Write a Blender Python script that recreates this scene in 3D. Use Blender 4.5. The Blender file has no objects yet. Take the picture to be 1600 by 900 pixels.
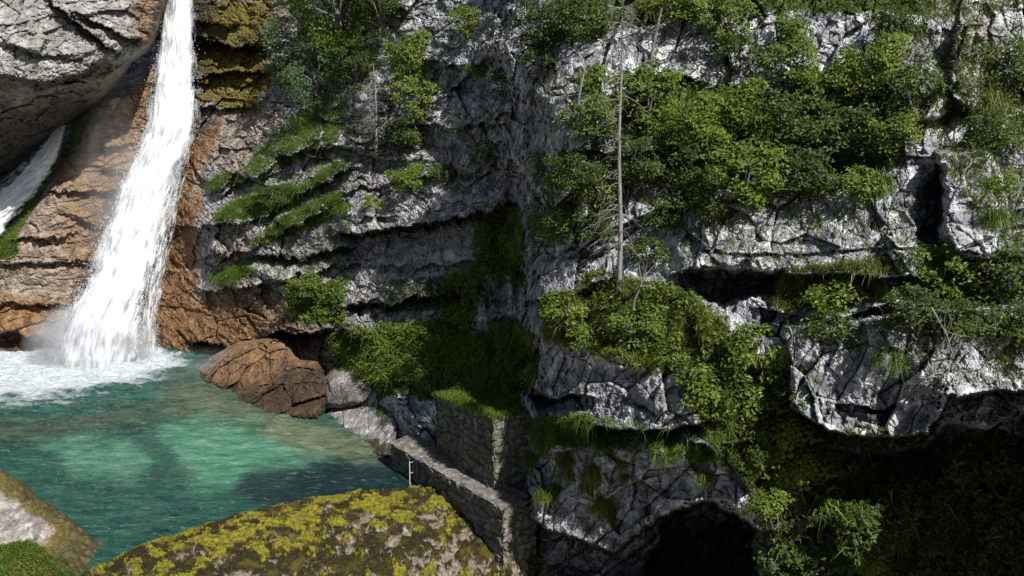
import bpy, math
import numpy as np
rng = np.random.default_rng(7)
R = math.radians
scene = bpy.context.scene
COL = scene.collection
F = 1386.0; PITCH = R(10.0); CAMZ = 11.0
CP, SP = math.cos(PITCH), math.sin(PITCH)

# ------------------------------------------------------------------ geometry of the view used to place things at real distances
def ray(px, py):
    u = (np.asarray(px, float) - 800.0) / F; v = (np.asarray(py, float) - 450.0) / F
    dy = CP - v * SP
    return u / dy, (-SP - v * CP) / dy          # x/y and z/y
def at(px, py, Y):
    a, b = ray(px, py); Y = np.asarray(Y, float)
    return np.stack(np.broadcast_arrays(a * Y, Y, CAMZ + b * Y), -1)
def at_z(px, py, z):
    a, b = ray(px, py); return at(px, py, (z - CAMZ) / b)
def proj(P):
    x, y, z = P[..., 0], P[..., 1], P[..., 2] - CAMZ
    d = y * CP - z * SP; up = y * SP + z * CP
    return 800 + F * x / d, 450 - F * up / d

# ------------------------------------------------------------------ noise
def h3(i, j, k, s):
    n = (i.astype(np.int64) * 73856093) ^ (j.astype(np.int64) * 19349663) ^ (k.astype(np.int64) * 83492791) ^ (s * 2654435761)
    n = (n ^ (n >> 13)) * 1274126177 & 0xFFFFFFFF
    n = (n ^ (n >> 16)) * 2246822519 & 0xFFFFFFFF
    return ((n ^ (n >> 15)) & 0xFFFFFF) / float(0xFFFFFF)
def vnoise(P, s=0):
    i = np.floor(P).astype(np.int64); f = P - i; f = f * f * f * (f * (f * 6 - 15) + 10)
    o = 0
    for a in (0, 1):
        for b in (0, 1):
            for c in (0, 1):
                w = (f[..., 0] if a else 1 - f[..., 0]) * (f[..., 1] if b else 1 - f[..., 1]) * (f[..., 2] if c else 1 - f[..., 2])
                o = o + w * h3(i[..., 0] + a, i[..., 1] + b, i[..., 2] + c, s)
    return o * 2 - 1
def fbm(P, s=0, n=4, g=.5):
    o = 0; a = 1; t = 0
    for k in range(n):
        o = o + a * vnoise(P * 2 ** k + 17.3 * k, s + k); t += a; a *= g
    return o / t
def facets(P, s=0, tilt=1.0):
    """angular blocks: every cell is a tilted plane; returns height and the distance to the nearest joint"""
    i = np.floor(P).astype(np.int64)
    d1 = np.full(P.shape[:-1], 9.); d2 = d1.copy(); h = np.zeros_like(d1)
    for a in (-1, 0, 1):
        for b in (-1, 0, 1):
            for c in (-1, 0, 1):
                I, J, K = i[..., 0] + a, i[..., 1] + b, i[..., 2] + c
                dx = I + .1 + .8 * h3(I, J, K, s) - P[..., 0]; dy = J + .1 + .8 * h3(I, J, K, s + 1) - P[..., 1]; dz = K + .1 + .8 * h3(I, J, K, s + 2) - P[..., 2]
                d = dx * dx + dy * dy + dz * dz
                hh = (h3(I, J, K, s + 3) * 2 - 1) + tilt * ((h3(I, J, K, s + 4) - .5) * dx + (h3(I, J, K, s + 5) - .5) * dz) * 2
                m = d < d1
                d2 = np.where(m, d1, np.minimum(d2, d)); h = np.where(m, hh, h); d1 = np.where(m, d, d1)
    return h, np.sqrt(d2) - np.sqrt(d1)
def ss(x, a=0., b=1.):
    t = np.clip((x - a) / (b - a), 0, 1); return t * t * (3 - 2 * t)
def sd_poly(X, Y, poly):
    poly = np.asarray(poly, float); d = np.full(X.shape, 1e12); ins = np.zeros(X.shape, bool)
    n = len(poly)
    for k in range(n):
        x0, y0 = poly[k]; x1, y1 = poly[(k + 1) % n]
        ex, ey = x1 - x0, y1 - y0
        t = np.clip(((X - x0) * ex + (Y - y0) * ey) / (ex * ex + ey * ey + 1e-9), 0, 1)
        d = np.minimum(d, (X - x0 - t * ex) ** 2 + (Y - y0 - t * ey) ** 2)
        c = (y0 > Y) != (y1 > Y)
        if y1 != y0: ins ^= c & (X < ex * (Y - y0) / (y1 - y0) + x0)
    return np.where(ins, 1, -1) * np.sqrt(d)
def tps(pts):
    p = np.array(pts, float); q = p[:, :2] / 400.; n = len(p)
    r = np.linalg.norm(q[:, None] - q[None], axis=-1); K = np.where(r > 0, r * r * np.log(r + 1e-12), 0) + .02 * np.eye(n)
    A = np.zeros((n + 3, n + 3)); A[:n, :n] = K; A[:n, n] = 1; A[:n, n + 1:] = q; A[n, :n] = 1; A[n + 1:, :n] = q.T
    w = np.linalg.solve(A, np.r_[p[:, 2], 0, 0, 0])
    def f(X, Y):
        X = X / 400.; Y = Y / 400.; o = w[n] + w[n + 1] * X + w[n + 2] * Y
        for k in range(n):
            r2 = (X - q[k, 0]) ** 2 + (Y - q[k, 1]) ** 2
            o = o + w[k] * .5 * r2 * np.log(r2 + 1e-12)
        return o
    return f

# ------------------------------------------------------------------ materials
def nodes(name):
    m = bpy.data.materials.new(name); m.use_nodes = True; nt = m.node_tree
    return m, nt, nt.nodes['Principled BSDF']
class NT:
    def __init__(s, nt): s.nt = nt
    def n(s, t, **kw):
        o = s.nt.nodes.new(t)
        for k, v in kw.items():
            if k in ('data_type', 'blend_type', 'operation', 'attribute_name', 'noise_dimensions', 'feature', 'distance', 'clamp', 'noise_type'): setattr(o, k, v)
            else: o.inputs[k].default_value = v
        return o
    def l(s, a, b): s.nt.links.new(a, b)
    def noise(s, scale, detail=4, rough=.6, vec=None, stretch=None, dist=0.):
        o = s.n('ShaderNodeTexNoise', Scale=scale, Detail=detail, Roughness=rough, Distortion=dist)
        tc = s.n('ShaderNodeTexCoord'); v = tc.outputs['Object']
        if stretch:
            mp = s.n('ShaderNodeMapping'); mp.inputs['Scale'].default_value = stretch; s.l(v, mp.inputs['Vector']); v = mp.outputs[0]
        s.l(v, o.inputs['Vector']); return o.outputs['Fac']
    def ramp(s, fac, stops):
        o = s.n('ShaderNodeValToRGB'); e = o.color_ramp.elements
        while len(e) < len(stops): e.new(.5)
        for k, (p, c) in enumerate(stops):
            e[k].position = p; e[k].color = (*c, 1) if len(c) == 3 else c
        s.l(fac, o.inputs[0]); return o.outputs[0]
    def mix(s, fac, a, b, mode='MIX'):
        o = s.n('ShaderNodeMix', data_type='RGBA', blend_type=mode)
        for v, k in ((fac, 0), (a, 6), (b, 7)):
            if hasattr(v, 'node'): s.l(v, o.inputs[k])
            else: o.inputs[k].default_value = v if k == 0 else (*v, 1)
        return o.outputs[2]
    def math(s, op, a, b=0.):
        o = s.n('ShaderNodeMath', operation=op)
        for v, k in ((a, 0), (b, 1)):
            if hasattr(v, 'node'): s.l(v, o.inputs[k])
            else: o.inputs[k].default_value = v
        return o.outputs[0]
    def attr(s, name):
        a = s.n('ShaderNodeAttribute', attribute_name=name); sp = s.n('ShaderNodeSeparateColor'); s.l(a.outputs['Color'], sp.inputs[0]); return sp.outputs
def g3(v): return (v, v, v)

def rock_material(name, cool=(.37, .38, .405), dark=(.075, .075, .08), pale=(.73, .725, .72)):
    m, nt, b = nodes(name); k = NT(nt)
    n1 = k.noise(.55, 6, .62); n2 = k.noise(2.3, 9, .68); n3 = k.noise(11, 6, .75); st = k.noise(1.3, 5, .65, stretch=(1.6, 1.6, .28))
    c = k.ramp(n2, [(.30, dark), (.44, tuple(x * .6 for x in cool)), (.52, cool), (.62, pale)])
    c = k.mix(k.ramp(n1, [(.35, g3(0)), (.65, g3(1))]), k.mix(.45, c, dark), c)
    c = k.mix(k.ramp(st, [(.56, g3(0)), (.66, g3(.75))]), c, (.055, .053, .05))            # dark lichen runs
    A = k.attr('mask_a'); B = k.attr('mask_b'); rough_ = k.math('SUBTRACT', 1., k.math('MULTIPLY', B[2], .75))
    c = k.mix(k.math('MULTIPLY', k.ramp(n3, [(.60, g3(0)), (.72, g3(.5))]), rough_), c, (.06, .06, .055)); c = k.mix(k.math('MULTIPLY', B[2], .5), c, cool)
    br = k.ramp(n2, [(.3, (.07, .05, .036)), (.5, (.20, .15, .11)), (.7, (.37, .31, .25))])
    c = k.mix(A[1], c, br)
    og = k.ramp(k.noise(2.4, 7, .7), [(.30, (.04, .022, .012)), (.44, (.13, .07, .036)), (.57, (.22, .125, .055)), (.70, (.33, .22, .13))])
    c = k.mix(A[0], c, og)
    mossn = k.noise(4.5, 6, .7)
    thr = k.math('MULTIPLY', k.math('SUBTRACT', k.math('ADD', B[0], k.math('MULTIPLY', mossn, .9)), .92), 6.); th = k.n('ShaderNodeClamp'); k.l(thr, th.inputs[0])
    c = k.mix(th.outputs[0], c, k.ramp(n3, [(.3, (.018, .028, .008)), (.5, (.045, .07, .014)), (.7, (.09, .12, .02))]))
    thr = k.math('MULTIPLY', k.math('SUBTRACT', k.math('ADD', B[1], k.math('MULTIPLY', mossn, .9)), .92), 6.); th = k.n('ShaderNodeClamp'); k.l(thr, th.inputs[0])
    c = k.mix(th.outputs[0], c, k.ramp(n3, [(.3, (.04, .028, .008)), (.48, (.10, .08, .018)), (.7, (.22, .18, .035))]))
    c = k.mix(k.math('MULTIPLY', A[2], .8), c, (.022, .02, .016))  # damp rock, and shade painted through the same mask
    k.l(c, b.inputs['Base Color'])
    rg = k.math('SUBTRACT', .9, k.math('MULTIPLY', A[2], .5)); k.l(rg, b.inputs['Roughness'])
    b.inputs['Specular IOR Level'].default_value = .3
    bp = k.n('ShaderNodeBump', Strength=.55, Distance=.06); k.l(k.math('ADD', k.noise(9, 9, .75), k.math('MULTIPLY', n2, .6)), bp.inputs['Height']); k.l(bp.outputs[0], b.inputs['Normal'])
    return m
M_ROCK = rock_material('limestone')
def leaf_material(name, c0, c1, c2, tr=.35):
    m, nt, b = nodes(name); k = NT(nt)
    gi = k.n('ShaderNodeNewGeometry'); oi = k.n('ShaderNodeObjectInfo')
    f = k.math('ADD', k.math('MULTIPLY', gi.outputs['Random Per Island'], .7), k.math('MULTIPLY', oi.outputs['Random'], .3))
    c = k.ramp(f, [(0., c0), (.5, c1), (1., c2)])
    c = k.mix(k.ramp(k.noise(1.1, 3, .6), [(.35, g3(.55)), (.65, g3(0))]), c, c0)
    k.l(c, b.inputs['Base Color']); b.inputs['Roughness'].default_value = .5; b.inputs['Specular IOR Level'].default_value = .35
    t = k.n('ShaderNodeBsdfTranslucent'); k.l(k.mix(1., c, (1.5, 1.7, .6), 'MULTIPLY'), t.inputs[0])
    mx = k.n('ShaderNodeMixShader', Fac=tr); k.l(b.outputs[0], mx.inputs[1]); k.l(t.outputs[0], mx.inputs[2])
    k.l(mx.outputs[0], nt.nodes['Material Output'].inputs['Surface']); return m
M_LEAF = leaf_material('leaf_fresh', (.04, .07, .007), (.12, .175, .018), (.26, .31, .045))
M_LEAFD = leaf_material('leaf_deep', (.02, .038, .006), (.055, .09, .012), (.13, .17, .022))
M_LEAFB = leaf_material('leaf_bluish', (.025, .055, .02), (.07, .13, .045), (.15, .22, .08))
M_GRASS = leaf_material('grass_green', (.035, .07, .008), (.09, .15, .018), (.18, .23, .035))
M_GRASSY = leaf_material('grass_straw', (.05, .08, .012), (.14, .17, .03), (.30, .28, .09))
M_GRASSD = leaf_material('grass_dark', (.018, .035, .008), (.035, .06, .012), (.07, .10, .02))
def plain(name, ca, cb, sc=8, rough=.85, stretch=None, bump=.3):
    m, nt, b = nodes(name); k = NT(nt); n = k.noise(sc, 6, .65, stretch=stretch)
    k.l(k.ramp(n, [(.35, ca), (.65, cb)]), b.inputs['Base Color']); b.inputs['Roughness'].default_value = rough
    bp = k.n('ShaderNodeBump', Strength=bump, Distance=.02); k.l(n, bp.inputs['Height']); k.l(bp.outputs[0], b.inputs['Normal']); return m
M_DEAD = plain('weathered_wood', (.11, .10, .09), (.28, .26, .24), 10, stretch=(3, 3, .6))
M_BARK = plain('bark', (.08, .07, .06), (.24, .215, .19), 9)
M_METAL = plain('pale_metal', (.45, .45, .44), (.6, .6, .58), 20, .45)

# ------------------------------------------------------------------ object helpers
def tag(o, label=None, cat=None, group=None, kind=None):
    if label: o['label'] = label
    if cat: o['category'] = cat
    if group: o['group'] = group
    if kind: o['kind'] = kind
    return o
def mk(name, V, Fc, mat, parent=None, smooth=True, attrs=None, loc=None):
    """V (n,3), Fc (m,3|4) or list of such arrays -> one mesh object"""
    V = np.asarray(V, np.float32)
    if loc is not None: V = V - np.asarray(loc, np.float32)
    if not isinstance(Fc, list): Fc = [Fc]
    Fc = [np.asarray(f, np.int32) for f in Fc if len(f)]
    me = bpy.data.meshes.new(name); tot = sum(f.size for f in Fc); npoly = sum(len(f) for f in Fc)
    me.vertices.add(len(V)); me.vertices.foreach_set('co', V.ravel())
    me.loops.add(tot); me.loops.foreach_set('vertex_index', np.concatenate([f.ravel() for f in Fc]))
    me.polygons.add(npoly)
    sz = np.concatenate([np.full(len(f), f.shape[1], np.int32) for f in Fc])
    me.polygons.foreach_set('loop_start', np.r_[0, np.cumsum(sz)[:-1]].astype(np.int32))
    me.polygons.foreach_set('use_smooth', np.full(npoly, smooth))
    me.materials.append(mat); me.update(calc_edges=True)
    for an, c in (attrs or {}).items():
        a = me.color_attributes.new(an, 'FLOAT_COLOR', 'POINT')
        c = np.asarray(c, np.float32); c = np.concatenate([c, np.ones((len(c), 1), np.float32)], 1); a.data.foreach_set('color', c.ravel())
    o = bpy.data.objects.new(name, me); COL.objects.link(o)
    if loc is not None and parent is None: o.location = loc
    if parent: o.parent = parent
    return o
def empty(name, loc, **kw):
    o = bpy.data.objects.new(name, None); COL.objects.link(o); o.location = [float(v) for v in loc]; o.empty_display_size = .2
    return tag(o, **kw)
def grid_faces(nr, nc, keep=None):
    a = (np.arange(nr - 1)[:, None] * nc + np.arange(nc - 1)[None]).ravel()
    f = np.stack([a, a + nc, a + nc + 1, a + 1], 1)
    if keep is not None:
        kk = keep.ravel(); f = f[kk[f].all(1)]
    return f
def compact(V, Fc, attrs):
    u, inv = np.unique(Fc, return_inverse=True); return V[u], inv.reshape(Fc.shape), {k: v[u] for k, v in attrs.items()}
def normals_grid(P):
    du = np.gradient(P, axis=1); dv = np.gradient(P, axis=0)
    n = np.cross(dv, du); n /= np.linalg.norm(n, axis=-1, keepdims=True) + 1e-9
    flip = (n[..., 1] > 0); n[flip] *= -1; return n

# ------------------------------------------------------------------ rock sheets
class Sheet:
    """a rock face: depth control points, then ledges, blocks and fractures with sizes in metres"""
    def __init__(s, x0, x1, y0, y1, step, pts, seed, off=None):
        s.x = np.arange(x0, x1, step); s.y = np.arange(y0, y1, step); s.x0, s.y0, s.step = x0, y0, step
        s.PX, s.PY = np.meshgrid(s.x, s.y); s.Y = tps(pts)(s.PX, s.PY)
        s.seed = seed; P = at(s.PX, s.PY, s.Y); s.P0 = P
        w = fbm(P * .8, seed, 6, .72); w2 = fbm(P * .8 + 50, seed + 9, 6, .72)
        s.WX = s.PX + w * 22; s.WY = s.PY + w2 * 16
        s.masks = {k: np.zeros(s.PX.shape) for k in ('orange', 'brown', 'wet_shade', 'moss', 'yellow', 'smooth')}
    def _box(s, pts, m):
        p = np.asarray(pts, float); a = max(0, int((p[:, 0].min() - m - s.x0) / s.step)); b = min(len(s.x), int((p[:, 0].max() + m - s.x0) / s.step) + 1)
        c = max(0, int((p[:, 1].min() - m - s.y0) / s.step)); d = min(len(s.y), int((p[:, 1].max() + m - s.y0) / s.step) + 1)
        return slice(c, max(c, d)), slice(a, max(a, b))
    def block(s, poly, off, w=10, warp=1.):
        b = s._box(poly, w + 45)
        X = s.PX[b] + (s.WX[b] - s.PX[b]) * warp; Y = s.PY[b] + (s.WY[b] - s.PY[b]) * warp
        s.Y[b] -= off * ss(sd_poly(X, Y, poly), -w / 2, w / 2)
    def ledge(s, line, prot, up, rec, down, lip=5):
        """rock swells towards the line, overhangs at it, recedes below"""
        l = np.asarray(line, float); b = s._box(l, 60 + max(up, down)); X = s.WX[b]; Y = s.WY[b]
        yl = np.interp(X, l[:, 0], l[:, 1]); t = Y - yl
        e = ss(X, l[0, 0] - 25, l[0, 0] + 25) * (1 - ss(X, l[-1, 0] - 25, l[-1, 0] + 25))
        p = np.where(t < 0, prot * np.clip(1 + t / up, 0, 1) ** 1.5, 0)
        lip = lip * .6; q = np.where(t >= 0, prot - (prot + rec) * ss(t, 0, lip), 0) ; q = np.where(t > lip, -rec * np.clip(1 - (t - lip) / down, 0, 1), q)
        s.Y[b] -= e * (p + q)
        if rec > .75: s.masks['wet_shade'][b] = np.maximum(s.masks['wet_shade'][b], .9 * e * ss(t, -4, 1) * (1 - ss(t, 8, 16)))  # shade under deep lips painted into the colour
    def paint(s, name, poly, v=1., soft=14, warp=1.6):
        b = s._box(poly, soft + 60); X = s.PX[b] + (s.WX[b] - s.PX[b]) * warp; Y = s.PY[b] + (s.WY[b] - s.PY[b]) * warp
        m = ss(sd_poly(X, Y, poly), -soft, soft) * v; s.masks[name][b] = np.maximum(s.masks[name][b], m)
    def relief(s, P, sm, dip, aniso):
        c, d = math.cos(dip), math.sin(dip)
        Q = P + np.stack([fbm(P * .5, 80, 3), fbm(P * .5, 81, 3), fbm(P * .5, 82, 3)], -1) * .25
        Q = np.stack([Q[..., 0] * c + Q[..., 2] * d, Q[..., 1] * .55, -Q[..., 0] * d + Q[..., 2] * c], -1) * np.asarray(aniso)
        a, ea = facets(Q * .42, s.seed + 20, 1.1); bb, eb = facets(Q * np.array([1.05, 1.05, 1.25]) + 9, s.seed + 30, 1.5)
        cc, ec = facets(Q * np.array([2.6, 2.6, 3.1]) + 5, s.seed + 40, 1.5); dd, ed = facets(Q * np.array([6.5, 6.5, 8]) + 3, s.seed + 45, 1.3)
        o = fbm(P * .22, s.seed + 50, 4) * .45 + a * .42 * sm + bb * .21 * sm + cc * .09 * sm + dd * .036 * sm
        o -= sm * (.20 * (1 - ss(ea, 0, .03)) + .11 * (1 - ss(eb, 0, .05)) + .05 * (1 - ss(ec, 0, .08)) + .02 * (1 - ss(ed, 0, .12)))
        return o + fbm(P * 2.2, s.seed + 60, 5, .65) * .10 - np.abs(fbm(P * 5, s.seed + 66, 4, .7)) * .075
    def finish(s, dip=0., aniso=(1, 1, 1), amp=1., keep=None, split=None):
        """bedded rock left of the split, steeply jointed rock right of it"""
        P = at(s.PX, s.PY, s.Y); sm = 1 - .8 * s.masks['smooth']
        if split is None: dsp = s.relief(P, sm, dip, aniso)
        else:
            l = np.array(split[0], float); k0 = int((l[:, 0].min() - 45 - s.x0) / s.step); k1 = int((l[:, 0].max() + 45 - s.x0) / s.step)
            A = s.relief(P[:, :k1], sm[:, :k1], dip, aniso); B = s.relief(P[:, k0:], sm[:, k0:], split[1], split[2])
            m = ss(s.WX - np.interp(s.WY, l[:, 1], l[:, 0]), -6, 6); dsp = np.zeros(P.shape[:2])
            dsp[:, :k1] = A; dsp[:, k1:] = B[:, k1 - k0:]; mm = m[:, k0:k1]; dsp[:, k0:k1] = A[:, k0:] * (1 - mm) + B[:, :k1 - k0] * mm
        s.Y = s.Y - dsp * amp; s.P = at(s.PX, s.PY, s.Y); s.N = normals_grid(s.P); s.keep = keep
    def up_moss(s, poly=None, v=.75, lo=.25, hi=.75, name='moss'):
        m = ss(s.N[..., 2] + .25 * fbm(s.P * 1.3, 5, 3), lo, hi) * v
        if poly is not None: m = m * ss(sd_poly(s.WX, s.WY, poly), -20, 20)
        s.masks[name] = np.maximum(s.masks[name], m)
    def build(s, name, mat, label, kind='structure', cat=None, group=None):
        nr, nc = s.PX.shape; f = grid_faces(nr, nc, s.keep); A = {'mask_a': np.stack([s.masks[k].ravel() for k in ('orange', 'brown', 'wet_shade')], 1),
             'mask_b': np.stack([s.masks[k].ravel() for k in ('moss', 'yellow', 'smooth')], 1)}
        V, f, A = compact(s.P.reshape(-1, 3), f, A)
        o = mk(name, V, f, mat, attrs=A, smooth=False); return tag(o, label, cat, group, kind)
    def pick(s, px, py):
        i = np.clip(np.round((np.asarray(py) - s.y0) / s.step).astype(int), 0, len(s.y) - 1); j = np.clip(np.round((np.asarray(px) - s.x0) / s.step).astype(int), 0, len(s.x) - 1)
        return s.P[i, j], s.N[i, j]

STEP = 1.65
pts = [(-200, -250, 53), (-100, 300, 50), (-100, 540, 47), (100, 550, 46.5), (280, -250, 55), (280, 0, 51.5), (280, 200, 49.5), (260, 400, 47), (260, 540, 45),
 (350, -250, 53), (350, 0, 50), (400, 130, 47), (330, 200, 46), (330, 350, 43.6), (320, 530, 42.6), (420, 530, 40.5), (450, -200, 49), (450, 0, 46), (450, 250, 42), (450, 400, 40), (450, 500, 39), (520, 600, 36.5),
 (560, -200, 46), (560, 100, 41), (560, 300, 38), (560, 400, 37.2), (560, 500, 35.6), (600, 640, 31.5), (700, -200, 42), (700, 150, 36), (700, 300, 34), (700, 450, 32.5), (700, 560, 30), (720, 660, 27.8), (800, 700, 26.4),
 (790, -200, 38), (790, 150, 32.5), (790, 300, 31), (790, 450, 29.7), (790, 560, 28), (850, -200, 34), (850, 150, 28.2), (850, 300, 27), (850, 450, 26), (850, 600, 25.2), (850, 700, 25.2), (850, 900, 25.5),
 (960, -200, 33), (960, 150, 27.6), (960, 300, 26), (960, 430, 24.6), (960, 560, 23), (960, 650, 23.2), (1000, 720, 22.8), (1000, 900, 24),
 (1200, -200, 31), (1200, 150, 26.2), (1200, 300, 24.2), (1200, 440, 22.8), (1200, 560, 21.6), (1150, 700, 21), (1150, 880, 22),
 (1450, -200, 29), (1450, 150, 24.3), (1450, 300, 22.5), (1450, 450, 21.2), (1450, 600, 20), (1450, 700, 21.5), (1450, 800, 21), (1450, 960, 19.8),
 (1800, -200, 27), (1800, 150, 22.6), (1800, 300, 20.8), (1800, 450, 19.4), (1800, 600, 18.3), (1800, 700, 19.8), (1800, 960, 18),
 (1000, 1010, 23.2), (1200, 1010, 21), (300, 760, 44), (400, 760, 39), (560, 760, 34), (640, 740, 30.5), (720, 800, 28.5), (700, 980, 29), (300, 980, 44), (-100, 900, 46)]
pts += [(2150, -200, 24), (2150, 150, 19), (2150, 320, 17), (2150, 450, 14.5), (2150, 600, 13.5), (2150, 960, 12.5), (1960, 450, 16.4), (1960, 640, 15.2), (1960, 960, 14.8)]  # unseen cliff beyond the right edge, added to shade the lower right slope
W = Sheet(-140, 2080, -190, 985, STEP, pts, 3)
# --- upper rock right of the fall
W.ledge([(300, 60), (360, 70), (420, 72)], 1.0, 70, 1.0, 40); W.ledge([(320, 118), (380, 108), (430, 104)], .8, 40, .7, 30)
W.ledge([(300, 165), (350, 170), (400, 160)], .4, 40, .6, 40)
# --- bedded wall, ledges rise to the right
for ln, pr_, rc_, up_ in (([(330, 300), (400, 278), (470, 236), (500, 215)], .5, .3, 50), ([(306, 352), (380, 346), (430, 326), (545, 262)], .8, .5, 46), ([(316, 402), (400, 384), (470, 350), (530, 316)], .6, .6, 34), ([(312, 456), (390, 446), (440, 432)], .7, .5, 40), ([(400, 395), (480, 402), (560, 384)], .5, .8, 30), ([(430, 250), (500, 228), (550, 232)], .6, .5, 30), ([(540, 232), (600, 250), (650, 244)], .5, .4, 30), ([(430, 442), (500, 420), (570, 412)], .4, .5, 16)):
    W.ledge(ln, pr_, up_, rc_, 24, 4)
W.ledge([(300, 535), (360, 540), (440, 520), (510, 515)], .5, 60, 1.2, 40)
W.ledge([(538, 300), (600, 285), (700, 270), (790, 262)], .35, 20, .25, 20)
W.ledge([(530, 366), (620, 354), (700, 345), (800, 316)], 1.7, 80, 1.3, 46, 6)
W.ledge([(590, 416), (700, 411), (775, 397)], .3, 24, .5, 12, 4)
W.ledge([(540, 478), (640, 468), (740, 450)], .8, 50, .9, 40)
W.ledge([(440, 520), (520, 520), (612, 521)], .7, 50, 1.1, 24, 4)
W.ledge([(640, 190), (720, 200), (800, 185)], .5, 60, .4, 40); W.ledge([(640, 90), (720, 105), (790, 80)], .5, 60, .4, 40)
W.block([(768, 330), (800, 300), (830, 420), (818, 500), (780, 500)], -.8, 26); W.block([(735, 425), (800, 420), (805, 500), (745, 505)], .9, 10)
# --- corner of the near buttress
CORNER = [(770, -200), (812, -20), (765, 70), (800, 140), (850, 175), (800, 250), (846, 315), (800, 380), (826, 430), (800, 490), (850, 560), (822, 620), (830, 700), (815, 1100)]
W.block(CORNER + [(2300, 1100), (2300, -200)], 1.7, 36, 1.5)
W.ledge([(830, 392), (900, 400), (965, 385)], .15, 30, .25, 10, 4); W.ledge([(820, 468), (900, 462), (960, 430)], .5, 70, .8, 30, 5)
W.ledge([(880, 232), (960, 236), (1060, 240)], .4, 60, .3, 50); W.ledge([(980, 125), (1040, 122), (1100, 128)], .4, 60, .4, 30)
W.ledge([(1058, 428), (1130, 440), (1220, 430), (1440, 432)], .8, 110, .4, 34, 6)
W.block([(1075, 432), (1130, 428), (1225, 428), (1210, 462), (1140, 474), (1085, 462)], -2.6, 14, 1.2)
W.ledge([(1100, 395), (1240, 398), (1320, 392), (1440, 386)], .12, 20, .15, 9, 4)
W.block([(1432, 285), (1462, 265), (1476, 330), (1468, 392), (1440, 384)], -1.6, 22, 1.4)
W.block([(1464, 236), (1545, 232), (1575, 330), (1545, 402), (1490, 392), (1470, 330)], .9, 10, .7)
W.ledge([(1470, 398), (1540, 404), (1620, 400)], .4, 50, .5, 20); W.block([(1380, 30), (1500, 20), (1470, 180), (1420, 190)], .5, 12)
W.block([(1490, 40), (1535, 30), (1530, 110), (1520, 180), (1480, 150)], .9, 10)
# sunny grass ledge that sticks out, shaded block faces below it
W.block([(850, 470), (960, 440), (1060, 460), (1135, 500), (1110, 590), (1000, 570), (900, 545), (850, 530)], .5, 60)
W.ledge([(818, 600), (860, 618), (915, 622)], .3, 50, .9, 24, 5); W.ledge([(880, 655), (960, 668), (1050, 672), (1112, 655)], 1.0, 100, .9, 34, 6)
W.block([(828, 618), (908, 620), (912, 642), (840, 640)], -1.4, 6, .5)
W.ledge([(1200, 480), (1300, 500), (1380, 470)], .5, 50, .6, 40)
W.block([(1225, 505), (1380, 490), (1600, 480), (1800, 470), (1800, 650), (1605, 640), (1540, 670), (1478, 660), (1450, 700), (1370, 710), (1290, 700), (1236, 640)], 1.1, 12, .7)
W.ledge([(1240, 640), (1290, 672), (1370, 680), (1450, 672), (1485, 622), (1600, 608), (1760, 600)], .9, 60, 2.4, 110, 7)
W.ledge([(1320, 630), (1380, 640), (1400, 632)], .3, 30, .5, 10, 4)
W.block([(1130, 690), (1182, 684), (1192, 735), (1172, 765), (1150, 735)], 1.1, 8, .5)
W.block([(830, 690), (920, 668), (1120, 690), (1200, 790), (1120, 820), (1050, 840), (960, 890), (860, 870), (825, 790)], .8, 40)
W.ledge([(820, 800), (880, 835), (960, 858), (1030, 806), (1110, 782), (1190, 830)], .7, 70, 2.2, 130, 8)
W.block([(1035, 812), (1080, 788), (1130, 786), (1185, 830), (1190, 985), (1030, 985), (1000, 930)], -5.0, 8, 1.)
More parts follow.
